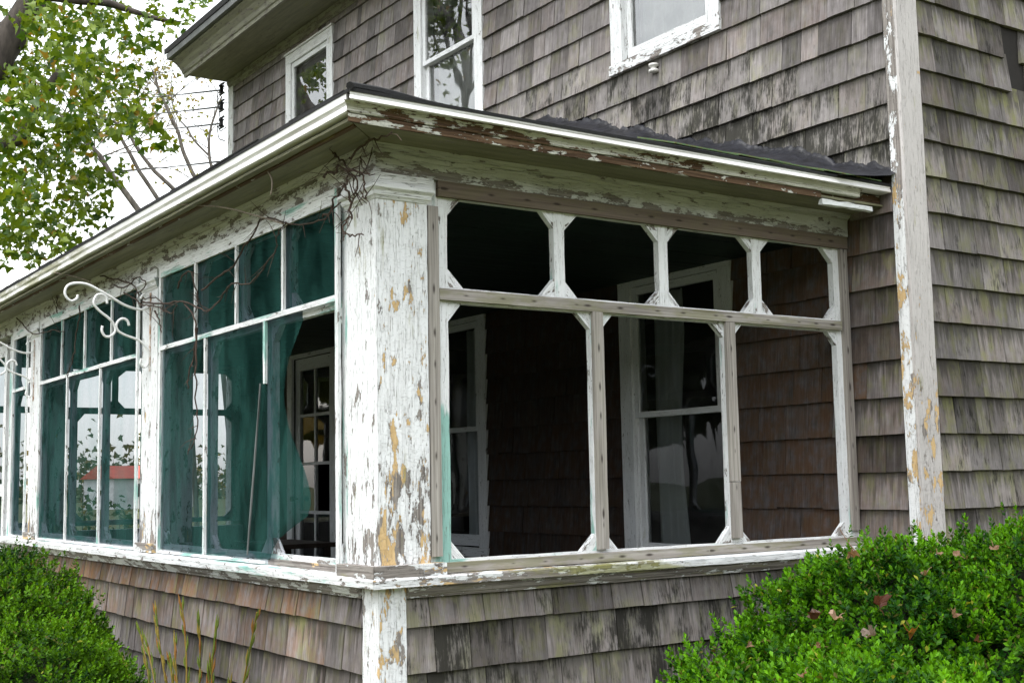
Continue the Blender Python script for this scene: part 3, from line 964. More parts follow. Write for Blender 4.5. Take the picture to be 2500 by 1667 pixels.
# starter shingles that poke over the metal edge, and the hip cap
x = 0.0
while x < 6.0:
    w = rnd.uniform(0.25, 0.33)
    dz = rnd.uniform(0, .006)
    MB().lbox(P_FRONT, x - .25, x - .25 + w - .006, 0.12, E1 + rnd.uniform(-.004, .004), 3.0785 + dz * .5, 3.084 + dz * .5, 0, 2, .002).build('roof_shingle', ROOF, roofo)
    x += w
hp = []
for i in range(13):
    t = i / 12
    hp.append(A.lerp(H1, t) + Vector((0, 0, 0.002 + 0.006 * math.sin(i * 1.9) ** 2)))
MB().tube(hp, [0.016 + 0.006 * math.sin(i * 2.3) ** 2 for i in range(13)], 7).build('hip_cap', ROOF, roofo)
y = 1.35
while y < 2.75:
    w = rnd.uniform(0.16, 0.26)
    Pq = fr(E0, 0, 0, 1, 0.9455, 0)
    MB().add([Vector((E0 + rnd.uniform(.002, .012), y, 3.092 + rnd.uniform(0, .006))), Vector((E0 + rnd.uniform(.0, .01), y + w - .01, 3.090)), Vector((E0 - .25, y + w - .01, 3.184)), Vector((E0 - .25, y, 3.188)),
              Vector((E0 + .004, y, 3.080)), Vector((E0 + .003, y + w - .01, 3.080)), Vector((E0 - .25, y + w - .01, 3.168)), Vector((E0 - .25, y, 3.168))],
             [(0, 1, 2, 3), (7, 6, 5, 4), (0, 4, 5, 1), (1, 5, 6, 2), (2, 6, 7, 3), (3, 7, 4, 0)], [(0, 0, 0)] * 8) if False else None
    m = MB()
    ex = rnd.uniform(.0, .010)
    zz_ = rnd.uniform(0, .007)
    a8 = [Vector((E0 + ex, y, 3.082 + zz_)), Vector((E0 + ex * .5, y + w - .01, 3.081 + zz_)), Vector((E0 - .25, y + w - .01, 3.172)), Vector((E0 - .25, y, 3.172))]
    b8 = [p + Vector((0, 0, .007)) for p in a8]
    m.add(a8 + b8, [(0, 1, 2, 3), (7, 6, 5, 4), (0, 4, 5, 1), (1, 5, 6, 2), (2, 6, 7, 3), (3, 7, 4, 0)], [(0, 0, 0)] * 8)
    m.build('roof_shingle', ROOFG, roofo)
    y += w
# tar flashing smeared up the wall
TP = [(-2.86, 4.19), (-2.75, 4.215), (-2.66, 4.20), (-2.45, 4.13), (-2.2, 4.06), (-2.08, 4.035), (-1.9, 3.935), (-1.75, 3.90), (-1.637, 3.874), (-1.42, 3.755), (-1.25, 3.70), (-1.08, 3.655), (-0.95, 3.60), (-0.795, 3.580), (-0.615, 3.50), (-0.5, 3.455), (-0.40, 3.452), (-0.21, 3.375), (-0.066, 3.290), (0.05, 3.245), (0.185, 3.232), (0.30, 3.165), (0.335, 3.11)]
def tar_top(x):
    for (x0_, z0_), (x1_, z1_) in zip(TP, TP[1:]):
        if x0_ <= x <= x1_:
            return z0_ + (z1_ - z0_) * (x - x0_) / (x1_ - x0_)
    return TP[-1][1]
nx_, nz_ = 320, 14
vs_, fs = [], []
for i in range(nx_ + 1):
    x = -2.86 + 3.19 * i / nx_
    zt_ = tar_top(x) + 0.026 * mnoise.noise(Vector((x * 11, 0, 0))) + 0.016 * mnoise.noise(Vector((x * 38, 2, 0)))
    zb_ = roof_z(x) + 0.004
    for j in range(nz_ + 1):
        t = j / nz_
        z = zb_ + (zt_ - zb_) * t
        nn = mnoise.noise(Vector((x * 9, t * 2.2, 4))) * 0.6 + mnoise.noise(Vector((x * 30, t * 5, 1))) * 0.4
        o = (0.42 * (1 - t) ** 2.0 + 0.022 + 0.016 * nn) if j < nz_ else 0.008
        vs_.append((x, WALL_Y - o, z + (0.006 * nn if 0 < j < nz_ else 0)))
for i in range(nx_):
    for j in range(nz_):
        a_ = i * (nz_ + 1) + j
        fs.append((a_, a_ + nz_ + 1, a_ + nz_ + 2, a_ + 1))
o = build_np('tar_flashing', vs_, fs, None, None, TAR, porch, smooth=True)

# ---- open frames with octagonal openings
def frame(P, s0, s1, uppers, lowers, colr, mat, sw0=0.055, sw1=0.05, o1=-0.020, o0=-0.056, zb=1.234, name='window_frame', lowrail=True):
    mb = MB(colr)
    ZT, ZM0, ZM1, ZB = 2.788, 2.343, 2.407, 1.284
    mb.lbox(P, s0 - sw0, s0, o0, o1, zb, 2.853, 2)
    mb.lbox(P, s1, s1 + sw1, o0, o1, zb, 2.853, 2)
    mb.lbox(P, s0 + .0005, s1 - .0005, o0, o1 - .001, ZT, 2.853, 0)
    mb.lbox(P, s0 + .0005, s1 - .0005, o0, o1 - .001, ZM0, ZM1, 0)
    mb.lbox(P, s0 + .0005, s1 - .0005, o0, o1 - .001, zb, ZB, 0)
    fo = mb.build(name, mat, porch)
    hw = 0.029
    for c in uppers:
        MB(colr).lbox(P, c - hw, c + hw, o0 + .001, o1, ZM1 + .0005, ZT - .0005, 2).build('mullion', mat, fo)
    for c in lowers:
        MB(colr).lbox(P, c - hw, c + hw, o0 + .001, o1, ZB + .0005, ZM0 - .0005, 2).build('mullion', mat, fo)
    def brk(a, z, ds, dz):
        L1, L2 = rnd.uniform(.066, .08), rnd.uniform(.068, .082)
        if ds * dz > 0:
            poly = [(a, z), (a + ds * L1, z), (a, z + dz * L2)]
        else:
            poly = [(a, z), (a, z + dz * L2), (a + ds * L1, z)]
        MB((min(1, colr[0] + .15), colr[1], colr[2], 0) if not callable(colr) else (0.45, .2, .02, 0)).prism(P, poly, o0 + .003, o1 - .003, (0.7071 * ds, -0.7071 * dz)).build('corner_bracket', mat, fo)
    for cuts, z0, z1 in ((uppers, ZM1, ZT), (lowers, ZB, ZM0)):
        ed = [s0] + [q for c in sorted(cuts) for q in (c - hw, c + hw)] + [s1]
        for i in range(0, len(ed), 2):
            brk(ed[i], z0, 1, 1); brk(ed[i], z1, 1, -1); brk(ed[i + 1], z0, -1, 1); brk(ed[i + 1], z1, -1, -1)
    return fo
def side_fr(p):
    return (0.29, 0.15, 0.0, 1.0 * (p[1] < 0.36) * max(0, min(1, (1.98 - p[2]) / .15)))
sf = frame(P_SIDE, 0.347, 2.738, [0.935, 1.55, 2.169], [1.130, 1.955], side_fr, PAINT_T, 0.100, 0.105)
FW = (0.36, 0.3, 0.02, 0.35)
f1 = frame(P_FRONT, 0.345, 2.560, [0.888, 1.447, 2.014], [1.093, 1.865], FW, PAINT_T, 0.078, 0.075)
f2 = frame(P_FRONT, 2.985, 5.225, [3.493, 4.081, 4.651], [3.72, 4.49], FW, PAINT_T, 0.075, 0.055)
f3 = frame(P_FRONT, 5.64, 6.07, [], [], FW, PAINT_T, 0.075, 0.24)
f4 = frame(P_FRONT, 7.66, 8.12, [], [], FW, PAINT_T, 0.035, 0.035)
f5 = frame(P_LEFT, 0.28, 2.74, [0.90, 1.50, 2.12], [1.10, 1.92], FW, PAINT_T, 0.12, 0.10)

# ---- bare grey screen battens left on the open side
def batten(P, s0, s1, z0, z1, axis, col, par, mat=WOOD, o=(-0.0195, 0.0), name='batten', jit=.0012):
    return MB(col).lbox(P, s0, s1, o[0], o[1], z0, z1, axis, None, jit).build(name, mat, par)
batten(P_SIDE, 0.2435, 0.2945, 1.300, 2.742, 2, (0.05, 0, 0.05, 0), sf)
batten(P_SIDE, 0.2945, 2.838, 2.788, 2.8535, 0, (0.80, 0, 0.15, 0), sf)
batten(P_SIDE, 0.2965, 2.766, 2.350, 2.3985, 0, (0.10, 0, 0.45, 0), sf)
batten(P_SIDE, 0.2905, 2.838, 1.2345, 1.274, 0, (0.10, 0, 0.45, 0), sf, o=(-0.0195, 0.012))
batten(P_SIDE, 1.102, 1.159, 1.290, 2.3485, 2, (0.05, 0, 0.10, 0), sf)
batten(P_SIDE, 1.925, 1.985, 1.575, 2.3485, 2, (0.08, 0, 0.05, 0), sf)
batten(P_SIDE, 1.926, 1.984, 1.305, 1.571, 2, (0.02, 0, 0.05, 0), sf)
batten(P_SIDE, 2.779, 2.830, 1.310, 2.785, 2, (0.22, 0, 0.02, 0), sf)

# ---- screen cloth and thin white battens on the front
def cloth(P, s0f, s1, z0, z1, par, bulge=0.0, mat=SCREEN, o=-0.0165):
    """screen mesh; s0f may be a function of z (torn edge)"""
    nz = max(4, int((z1 - z0) / 0.05))
    ns = 10
    vs_, fs = [], []
    ph = rnd.uniform(0, 9)
    for j in range(nz + 1):
        z = z0 + (z1 - z0) * j / nz
        a = s0f(z) if callable(s0f) else s0f
        for i in range(ns + 1):
            t = i / ns
            s_ = a + (s1 - a) * t
            q = bulge * math.sin(math.pi * t) * (0.6 + 0.4 * math.sin(z * 5 + ph)) + 0.004 * mnoise.noise(Vector((s_ * 5, z * 3, ph)))
            e_ = max(0, 1 - t * 4) if callable(s0f) else 0
            vs_.append(tuple(P(s_, o + 0.012 + max(-0.010, q) + e_ * 0.03 * math.sin(z * 7), z)))
    for j in range(nz):
        for i in range(ns):
            a_ = j * (ns + 1) + i
            fs.append((a_, a_ + 1, a_ + ns + 2, a_ + ns + 1))
    return build_np('screen_cloth', vs_, fs, None, None, mat, par, smooth=True)
OB = (-0.0015, 0.012)
WB = (0.33, 0.1, 0.0, 0.25)
def tear(z):
    ks = [(1.262, 1.02), (1.33, 1.00), (1.38, 0.93), (1.42, 0.80), (1.46, 0.70), (1.50, 0.675), (1.56, 0.69), (1.70, 0.755), (1.85, 0.82), (2.0, 0.838), (2.15, 0.815), (2.25, 0.775), (2.35, 0.728), (2.40, 0.70)]
    for (a_, b_), (c_, d_) in zip(ks, ks[1:]):
        if a_ <= z <= c_:
            return b_ + (d_ - b_) * (z - a_) / (c_ - a_)
    return ks[0][1] if z < ks[0][0] else ks[-1][1]
for fo, s0, s1, up, lo, torn in ((f1, 0.335, 2.57, [0.888, 1.447, 2.014], [1.093, 1.865], True), (f2, 2.975, 5.235, [3.493, 4.081, 4.651], [3.72, 4.49], False), (f3, 5.63, 6.08, [], [], False), (f4, 7.65, 8.13, [], [], False)):
    e1 = [s0] + up + [s1]
    for a, b in zip(e1, e1[1:]):
        cloth(P_FRONT, a, b, 2.375, 2.80, fo, 0.006)
    e2 = [s0] + lo + [s1]
    for i, (a, b) in enumerate(zip(e2, e2[1:])):
        cloth(P_FRONT, tear if (torn and i == 0) else a, b, 1.258, 2.375, fo, 0.008)
    # battens
    batten(P_FRONT, s0 - .016, s0 + .014, 1.236, 2.853, 2, WB, fo, PAINT_T, OB)
    batten(P_FRONT, s1 - .014, s1 + .016, 1.236, 2.853, 2, WB, fo, PAINT_T, OB)
    batten(P_FRONT, s0 + .0145, s1 - .0145, 2.788, 2.853, 0, WB, fo, PAINT_T, OB)
    batten(P_FRONT, s0 + .0145, s1 - .0145, 2.370, 2.394, 0, WB, fo, PAINT_T, OB)
    for c in up:
        batten(P_FRONT, c - .011, c + .011, 2.3945, 2.7875, 2, WB, fo, PAINT_T, OB)
    for i, c in enumerate(lo):
        batten(P_FRONT, c - .011, c + .011, 2.073 if (torn and i == 0) else 1.252, 2.3695, 2, WB, fo, PAINT_T, OB)
    batten(P_FRONT, (1.10 if torn else s0 + .0145), s1 - .0145, 1.2375, 1.251, 0, WB, fo, PAINT_T, OB)
# the snapped lower batten leans away
MB((0.75, 0.2, 0.1, 0)).lbox(fr(-1.118, -0.026, -0.0, 0, 0, -1), -0.010, 0.010, -0.004, 0.004, 0, 0.0001, 2, 1, 0)
m = MB((0.85, 0.0, 0.1, 0))
pa, pb = Vector((-1.112, -0.020, 2.075)), Vector((-1.255, -0.024, 1.275))
dv = (pb - pa).normalized()
sv = dv.cross(Vector((0, 1, 0)))
m.lbox(lambda s_, o_, z_: pa + dv * z_ + sv * s_ + Vector((0, -1, 0)) * o_, -.005, .005, -.003, .003, 0, (pb - pa).length, 2, 6, .0015)
m.build('loose_batten', OLDMET, f1)
# bare board where cloth and paint are gone at the foot of the torn panel
MB((0.95, 0.55, 0.0, 0)).lbox(P_FRONT, 0.36, 1.09, -0.050, -0.010, 1.2345, 1.262, 0, 6).build('sill_strip', PAINT_T, f1)

# ---- screen door at the steps
sdoor = MB((0.35, .1, .02, 0))
for (a, b) in ((6.42, 6.50), (7.30, 7.38)):
    sdoor.lbox(P_FRONT, a, b, -0.05, -0.02, 0.58, 2.80, 2)
for (a, b) in ((0.58, 0.80), (1.55, 1.65), (2.70, 2.80)):
    sdoor.lbox(P_FRONT, 6.501, 7.299, -0.05, -0.02, a, b, 0)
sdo = sdoor.build('screen_door', PAINT, porch)
cloth(P_FRONT, 6.50, 7.30, 0.80, 2.70, sdo, 0.004, o=-0.045)

# ================================================================== things on and around the porch
# scroll brackets
SA = [(-0.42, 2.689), (-0.426, 2.666), (-0.456, 2.652), (-0.483, 2.672), (-0.491, 2.703), (-0.476, 2.738), (-0.433, 2.755), (-0.372, 2.753), (-0.31, 2.728), (-0.234, 2.689), (-0.158, 2.649), (-0.081, 2.628), (-0.024, 2.634), (-0.012, 2.66), (-0.012, 2.694), (-0.024, 2.718), (-0.05, 2.712), (-0.06, 2.69)]
SB = [(-0.255, 2.649), (-0.259, 2.681), (-0.278, 2.699), (-0.309, 2.697), (-0.327, 2.67), (-0.327, 2.639), (-0.295, 2.603), (-0.245, 2.567), (-0.213, 2.531), (-0.206, 2.493), (-0.231, 2.463), (-0.262, 2.461), (-0.281, 2.489), (-0.279, 2.519)]
SC = [(-0.127, 2.529), (-0.137, 2.557), (-0.163, 2.568), (-0.188, 2.554), (-0.2, 2.525), (-0.187, 2.494), (-0.142, 2.471), (-0.078, 2.451), (-0.04, 2.425), (-0.015, 2.382), (-0.012, 2.331), (-0.02, 2.302), (-0.041, 2.293), (-0.058, 2.315), (-0.052, 2.341)]
def smooth_path(pts, n=5):
    out = []
    P_ = [Vector(p) for p in pts]
    for i in range(len(P_) - 1):
        p0, p1, p2, p3 = P_[max(0, i - 1)], P_[i], P_[i + 1], P_[min(len(P_) - 1, i + 2)]
        for k in range(n):
            t = k / n
            out.append(0.5 * ((2 * p1) + (p2 - p0) * t + (2 * p0 - 5 * p1 + 4 * p2 - p3) * t * t + (3 * p1 - p0 - 3 * p2 + p3) * t ** 3))
    out.append(P_[-1])
    return out
def scroll_bracket(x, label):
    t = thing('scroll_bracket', (x, 0, 2.28), label, 'bracket', 'wrought iron hanging brackets on the porch posts')
    for pts in (SA, SB, SC):
        m = MB().tube(smooth_path([(x, a, b) for a, b in pts]), 0.0075, 8)
        m.build('scroll', IRON, t, smooth=True)
    MB().lbox(P_W, x - .008, x + .008, -0.007, -0.001, 2.27, 2.73, 2, 3, .0005).build('mounting_bar', IRONR, t)
    return t
scroll_bracket(-2.76, 'white wrought iron scroll bracket on post between the two wide screen bays')
scroll_bracket(-5.44, 'white wrought iron scroll bracket on post beside the screen door')

# dry vines
VINES = [
 ('tangled clump of dry brown vine around the white corner column capital', TWIG, -0.05, [
  [(-0.1, 2.92), (-0.03, 2.94), (0.06, 2.95), (0.11, 2.95), (0.21, 2.94), (0.26, 2.945)],
  [(-0.23, 2.985), (-0.21, 2.965), (-0.2, 2.95), (-0.16, 2.92), (-0.09, 2.87), (0.0, 2.84), (0.03, 2.78), (0.04, 2.74), (0.02, 2.73), (0.0, 2.77)],
  [(-0.4, 2.74), (-0.32, 2.74), (-0.26, 2.78), (-0.2, 2.8), (-0.11, 2.82), (-0.09, 2.86), (-0.03, 2.88)],
  [(-0.12, 2.82), (-0.09, 2.77), (-0.08, 2.72), (-0.08, 2.67), (-0.11, 2.68), (-0.12, 2.65), (-0.12, 2.61), (-0.04, 2.59), (0.02, 2.585)],
  [(-0.39, 2.91), (-0.32, 2.91), (-0.24, 2.89), (-0.18, 2.91), (-0.1, 2.86), (-0.02, 2.81), (-0.05, 2.76), (-0.09, 2.74)]]),
 ('dry vine strands hanging over the torn screen bay beside the corner column', TWIG, -0.04, [
  [(-2.79, 2.68), (-2.52, 2.63), (-2.3, 2.61), (-2.14, 2.6), (-1.94, 2.55), (-1.76, 2.5), (-1.62, 2.52), (-1.51, 2.57), (-1.38, 2.59), (-1.25, 2.56), (-1.1, 2.59), (-1.0, 2.61), (-0.9, 2.68), (-0.86, 2.74), (-0.8, 2.79)],
  [(-2.14, 2.6), (-1.94, 2.48), (-1.9, 2.39), (-1.88, 2.18), (-1.91, 2.06), (-1.9, 1.94), (-1.94, 1.85), (-2.0, 1.77)],
  [(-1.9, 2.42), (-1.96, 2.29), (-2.0, 2.19), (-2.01, 2.11)],
  [(-1.82, 2.61), (-1.58, 2.66), (-1.41, 2.68), (-1.28, 2.73), (-1.16, 2.79), (-1.04, 2.85), (-0.78, 2.78), (-0.56, 2.74), (-0.4, 2.73), (-0.28, 2.74), (-0.19, 2.76)],
  [(-2.22, 2.68), (-2.14, 2.73), (-1.99, 2.74), (-1.93, 2.67), (-1.89, 2.57), (-1.94, 2.51)]]),
 ('dry vine wrapped round the scroll bracket post', TWIG, -0.045, [
  [(-3.66, 2.96), (-3.28, 2.88), (-3.1, 2.84), (-2.93, 2.79), (-2.77, 2.7), (-2.57, 2.67), (-2.39, 2.62), (-2.17, 2.58)],
  [(-3.1, 2.77), (-2.93, 2.71), (-2.73, 2.65), (-2.53, 2.62), (-2.31, 2.55), (-2.21, 2.59)],
  [(-2.57, 2.6), (-2.53, 2.56), (-2.47, 2.51), (-2.4, 2.46)],
  [(-3.37, 2.86), (-3.1, 2.8), (-2.85, 2.83), (-2.73, 2.77), (-2.93, 2.73)]]),
 ('thin dry vine trailing from gutter over the far wide screen bay', TWIG, -0.04, [
  [(-4.72, 2.985), (-4.69, 2.95), (-4.71, 2.89), (-4.7, 2.84)],
  [(-5.89, 2.95), (-5.67, 2.88), (-5.39, 2.78), (-5.07, 2.74), (-4.7, 2.72), (-4.47, 2.68)],
  [(-4.1, 2.82), (-4.12, 2.74), (-4.19, 2.6), (-4.21, 2.5), (-4.28, 2.4), (-4.33, 2.36)]])]
for lab, mt, yy, strands in VINES:
    m = MB()
    for st in strands:
        pts = []
        for (x, z) in st:
            pts.append((x, yy + rnd.uniform(-.012, .010) - 0.02 * (x > -0.3), z))
        pts = smooth_path(pts, 4)
        pts = [p + Vector((rnd.uniform(-.006, .006), rnd.uniform(-.005, .005), rnd.uniform(-.006, .006))) for p in pts]
        n = len(pts)
        m.tube(pts, [0.0042 * (1 - 0.6 * i / n) + .0012 for i in range(n)], 5)
        for i in range(3, n - 1, 3):
            d = Vector((rnd.uniform(-1, 1), rnd.uniform(-.5, .1), rnd.uniform(-1, .7))).normalized()
            L = rnd.uniform(.04, .16)
            q = pts[i] + d * L * .5 + Vector((rnd.uniform(-.02, .02), 0, rnd.uniform(-.02, .02)))
            q.y = max(min(q.y, -0.022), -.14)
            e_ = q + d * L * .5
            e_.y = max(min(e_.y, -0.022), -.14)
            m.tube([pts[i], q, e_], [.0022, .0016, .0008], 4)
    if 'clump' in lab:
        for i in range(7):
            c_ = Vector((-0.08 + rnd.gauss(0, .06), -0.05 + rnd.gauss(0, .012), 2.855 + rnd.gauss(0, .035)))
            pts = [c_]
            d = Vector((rnd.uniform(-1, 1), rnd.uniform(-.3, .3), rnd.uniform(-1, 1)))
            for k in range(5):
                d = (d + Vector((rnd.uniform(-.8, .8), rnd.uniform(-.3, .3), rnd.uniform(-.8, .8)))).normalized()
                q = pts[-1] + d * .035
                q.y = max(min(q.y, -0.020), -.10)
                pts.append(q)
            m.tube(pts, .0024, 4)
    o = m.build('dry_vine', mt, None, (strands[0][0][0], -0.02, strands[0][0][1]))
    tag(o, lab, 'vine')
m = MB().tube(smooth_path([(-1.59, -.262, 3.0), (-1.25, -.16, 2.93), (-1.01, -.08, 2.85), (-0.8, -.05, 2.78)], 5), .004, 5)
tag(m.build('dry_twig', TWIGP, None, (-1.2, -.15, 2.9)), 'pale bare twig hanging slantwise from the front gutter', 'twig')
m = MB().tube(smooth_path([(-3.88, -.262, 2.995), (-3.7, -.2, 2.95), (-3.6, -.13, 2.91), (-3.56, -.1, 2.87)], 5), .004, 5)
m.tube(smooth_path([(-0.62, -.20, 2.965), (-0.60, -.19, 2.93), (-0.595, -.19, 2.89), (-0.61, -.19, 2.86)], 4), .004, 5)
tag(m.build('dry_twig', TWIGP, None, (-3.7, -.18, 2.9)), 'short curved pale twig under the gutter above the far screen bay', 'twig')

# insulators, wires
for i, (z, zf) in enumerate(((6.075, 10.47), (5.879, 10.06), (5.683, 9.71), (5.245, 8.80))):
    ordn = ('topmost', 'second highest', 'third highest', 'lowest')[i]
    x0, y0 = -8.80, 2.79
    if i < 3:
        t = thing('wire_insulator', (x0, y0, z), 'black spool insulator on the house corner holding the %s wire' % ordn, 'insulator', 'insulators on the house corner')
        MB().tube([(x0 - .02, y0, z - .045), (x0 - .02, y0, z - .04), (x0 - .02, y0, z - .02), (x0 - .02, y0, z + .02), (x0 - .02, y0, z + .04), (x0 - .02, y0, z + .045)], [.024, .036, .022, .022, .036, .024], 12).build('spool', BLACK, t, smooth=True)
        MB().lbox(P_W, x0 - .07, x0 + .055, y0 - .012, y0 + .012, z - .062, z - .050, 0, 1, 0).lbox(P_W, x0 - .07, x0 + .055, y0 - .012, y0 + .012, z + .050, z + .062, 0, 1, 0).build('clevis', BLACK, t)
    p0 = Vector((x0 - .06, y0, z))
    p1 = Vector((-41.0, 4.9 + .02 * i, z + (zf - z) * 32.2 / 16.15))
    pts = []
    for k in range(41):
        t_ = k / 40
        p = p0.lerp(p1, t_)
        p.z -= 0.55 * 4 * t_ * (1 - t_) * 0.35
        pts.append(p)
    m = MB().tube(pts, [0.011 if k < 2 else 0.0075 for k in range(41)], 5)
    tag(m.build('overhead_wire', BLACK, None, tuple(p0)), 'thin black service wire, %s of four reaching the house corner' % ordn, 'wire', 'service wires')
m = MB()
for (a, b, c_) in (((-8.95, 2.79, 6.07), (-8.93, 2.79, 5.95), (-8.86, 2.80, 5.69)), ((-8.95, 2.79, 5.68), (-8.90, 2.80, 5.52), (-8.76, 2.82, 5.46)), ((-8.93, 2.79, 5.68), (-8.86, 2.80, 5.60), (-8.74, 2.82, 5.62))):
    m.tube(smooth_path([a, ((Vector(a) + Vector(b)) / 2 + Vector((-.01, 0, 0))), b, c_], 4), .006, 5)
tag(m.build('drop_cable', BLACK, None, (-8.9, 2.79, 5.6)), 'looped black drop cable joining the wires at the house corner', 'cable')
# utility pole where the wires come from
m = MB().tube([(-41, 5, 0), (-41, 5, 6), (-41, 5, 15.5)], [.17, .15, .12], 10)
tag(m.build('utility_pole', BARK, None, (-41, 5, 0)), 'wooden utility pole carrying the service wires beyond the maple', 'pole')
# porcelain knob
kx, kz = -1.50, 4.215
m = MB().tube([(kx, WALL_Y - .003, kz), (kx, WALL_Y - .016, kz), (kx, WALL_Y - .03, kz)], [.008, .008, .008], 8)
m.tube([(kx, WALL_Y - .028, kz - .03), (kx, WALL_Y - .028, kz - .026), (kx, WALL_Y - .028, kz - .012), (kx, WALL_Y - .028, kz - .006), (kx, WALL_Y - .028, kz + .006), (kx, WALL_Y - .028, kz + .012), (kx, WALL_Y - .028, kz + .026), (kx, WALL_Y - .028, kz + .03)], [.02, .034, .034, .02, .02, .034, .034, .02], 12)
tag(m.build('porcelain_knob', PORC, None, (kx, WALL_Y, kz - .03), smooth=True), 'white porcelain wire knob on the shingles below the upstairs window', 'insulator')

# curtains
def curtain(x0, x1, z0, z1, y, label, folds=9, gather=0.0):
    nx, nz = 60, 12
    vs_, fs = [], []
    for j in range(nz + 1):
        t = j / nz
        z = z0 + (z1 - z0) * t
        for i in range(nx + 1):
            q = i / nx
            x = x0 + (x1 - x0) * q
            x = x0 + (x - x0) * (1 - gather * math.sin(math.pi * min(1, t * 1.2)))
            vs_.append((x, y + .018 * math.sin(q * folds * 6.28 + .6 * math.sin(q * 11)) + .004 * math.sin(t * 9 + q * 20), z))
    for j in range(nz):
        for i in range(nx):
            a = j * (nx + 1) + i
            fs.append((a, a + 1, a + nx + 2, a + nx + 1))
    o = build_np('curtain', vs_, fs, None, None, CURT, None, ((x0 + x1) / 2, y, z0), smooth=True)
    tag(o, label, 'curtain')
curtain(-4.42, -3.70, 4.36, 5.12, 2.99, 'sheer white half curtain in the upstairs window over the porch hip', 10)
curtain(-1.80, -1.02, 4.36, 5.85, 2.99, 'sheer white curtain in upstairs window above the tarred flashing', 8)
curtain(-1.80, -1.50, 1.12, 2.80, 3.03, 'limp white curtain drawn aside in porch level window near the house corner', 4, 0.15)
curtain(-4.10, -3.72, 1.12, 2.80, 3.03, 'dim white curtain in porch window seen past the corner column', 5, 0.1)

# old table inside
tb = thing('wooden_side_table', (-5.2, 1.95, 0.55), 'dark brown wooden side table standing inside the porch before the glazed door', 'table')
MB().lbox(P_W, -5.65, -4.75, 1.70, 2.20, 1.10, 1.135, 0, 1, 0).build('table_top', DARKW, tb)
for sx in (-5.60, -4.85):
    for sy in (1.74, 2.11):
        MB().lbox(P_W, sx, sx + .05, sy, sy + .05, 0.551, 1.099, 2, 1, 0).build('leg', DARKW, tb)
MB().lbox(P_W, -5.55, -4.85, 1.75, 1.77, 0.98, 1.095, 0, 1, 0).build('apron', DARKW, tb)

# ================================================================== plants
def leaf_quads(rng, base, nrm, count, L, W):
    pass

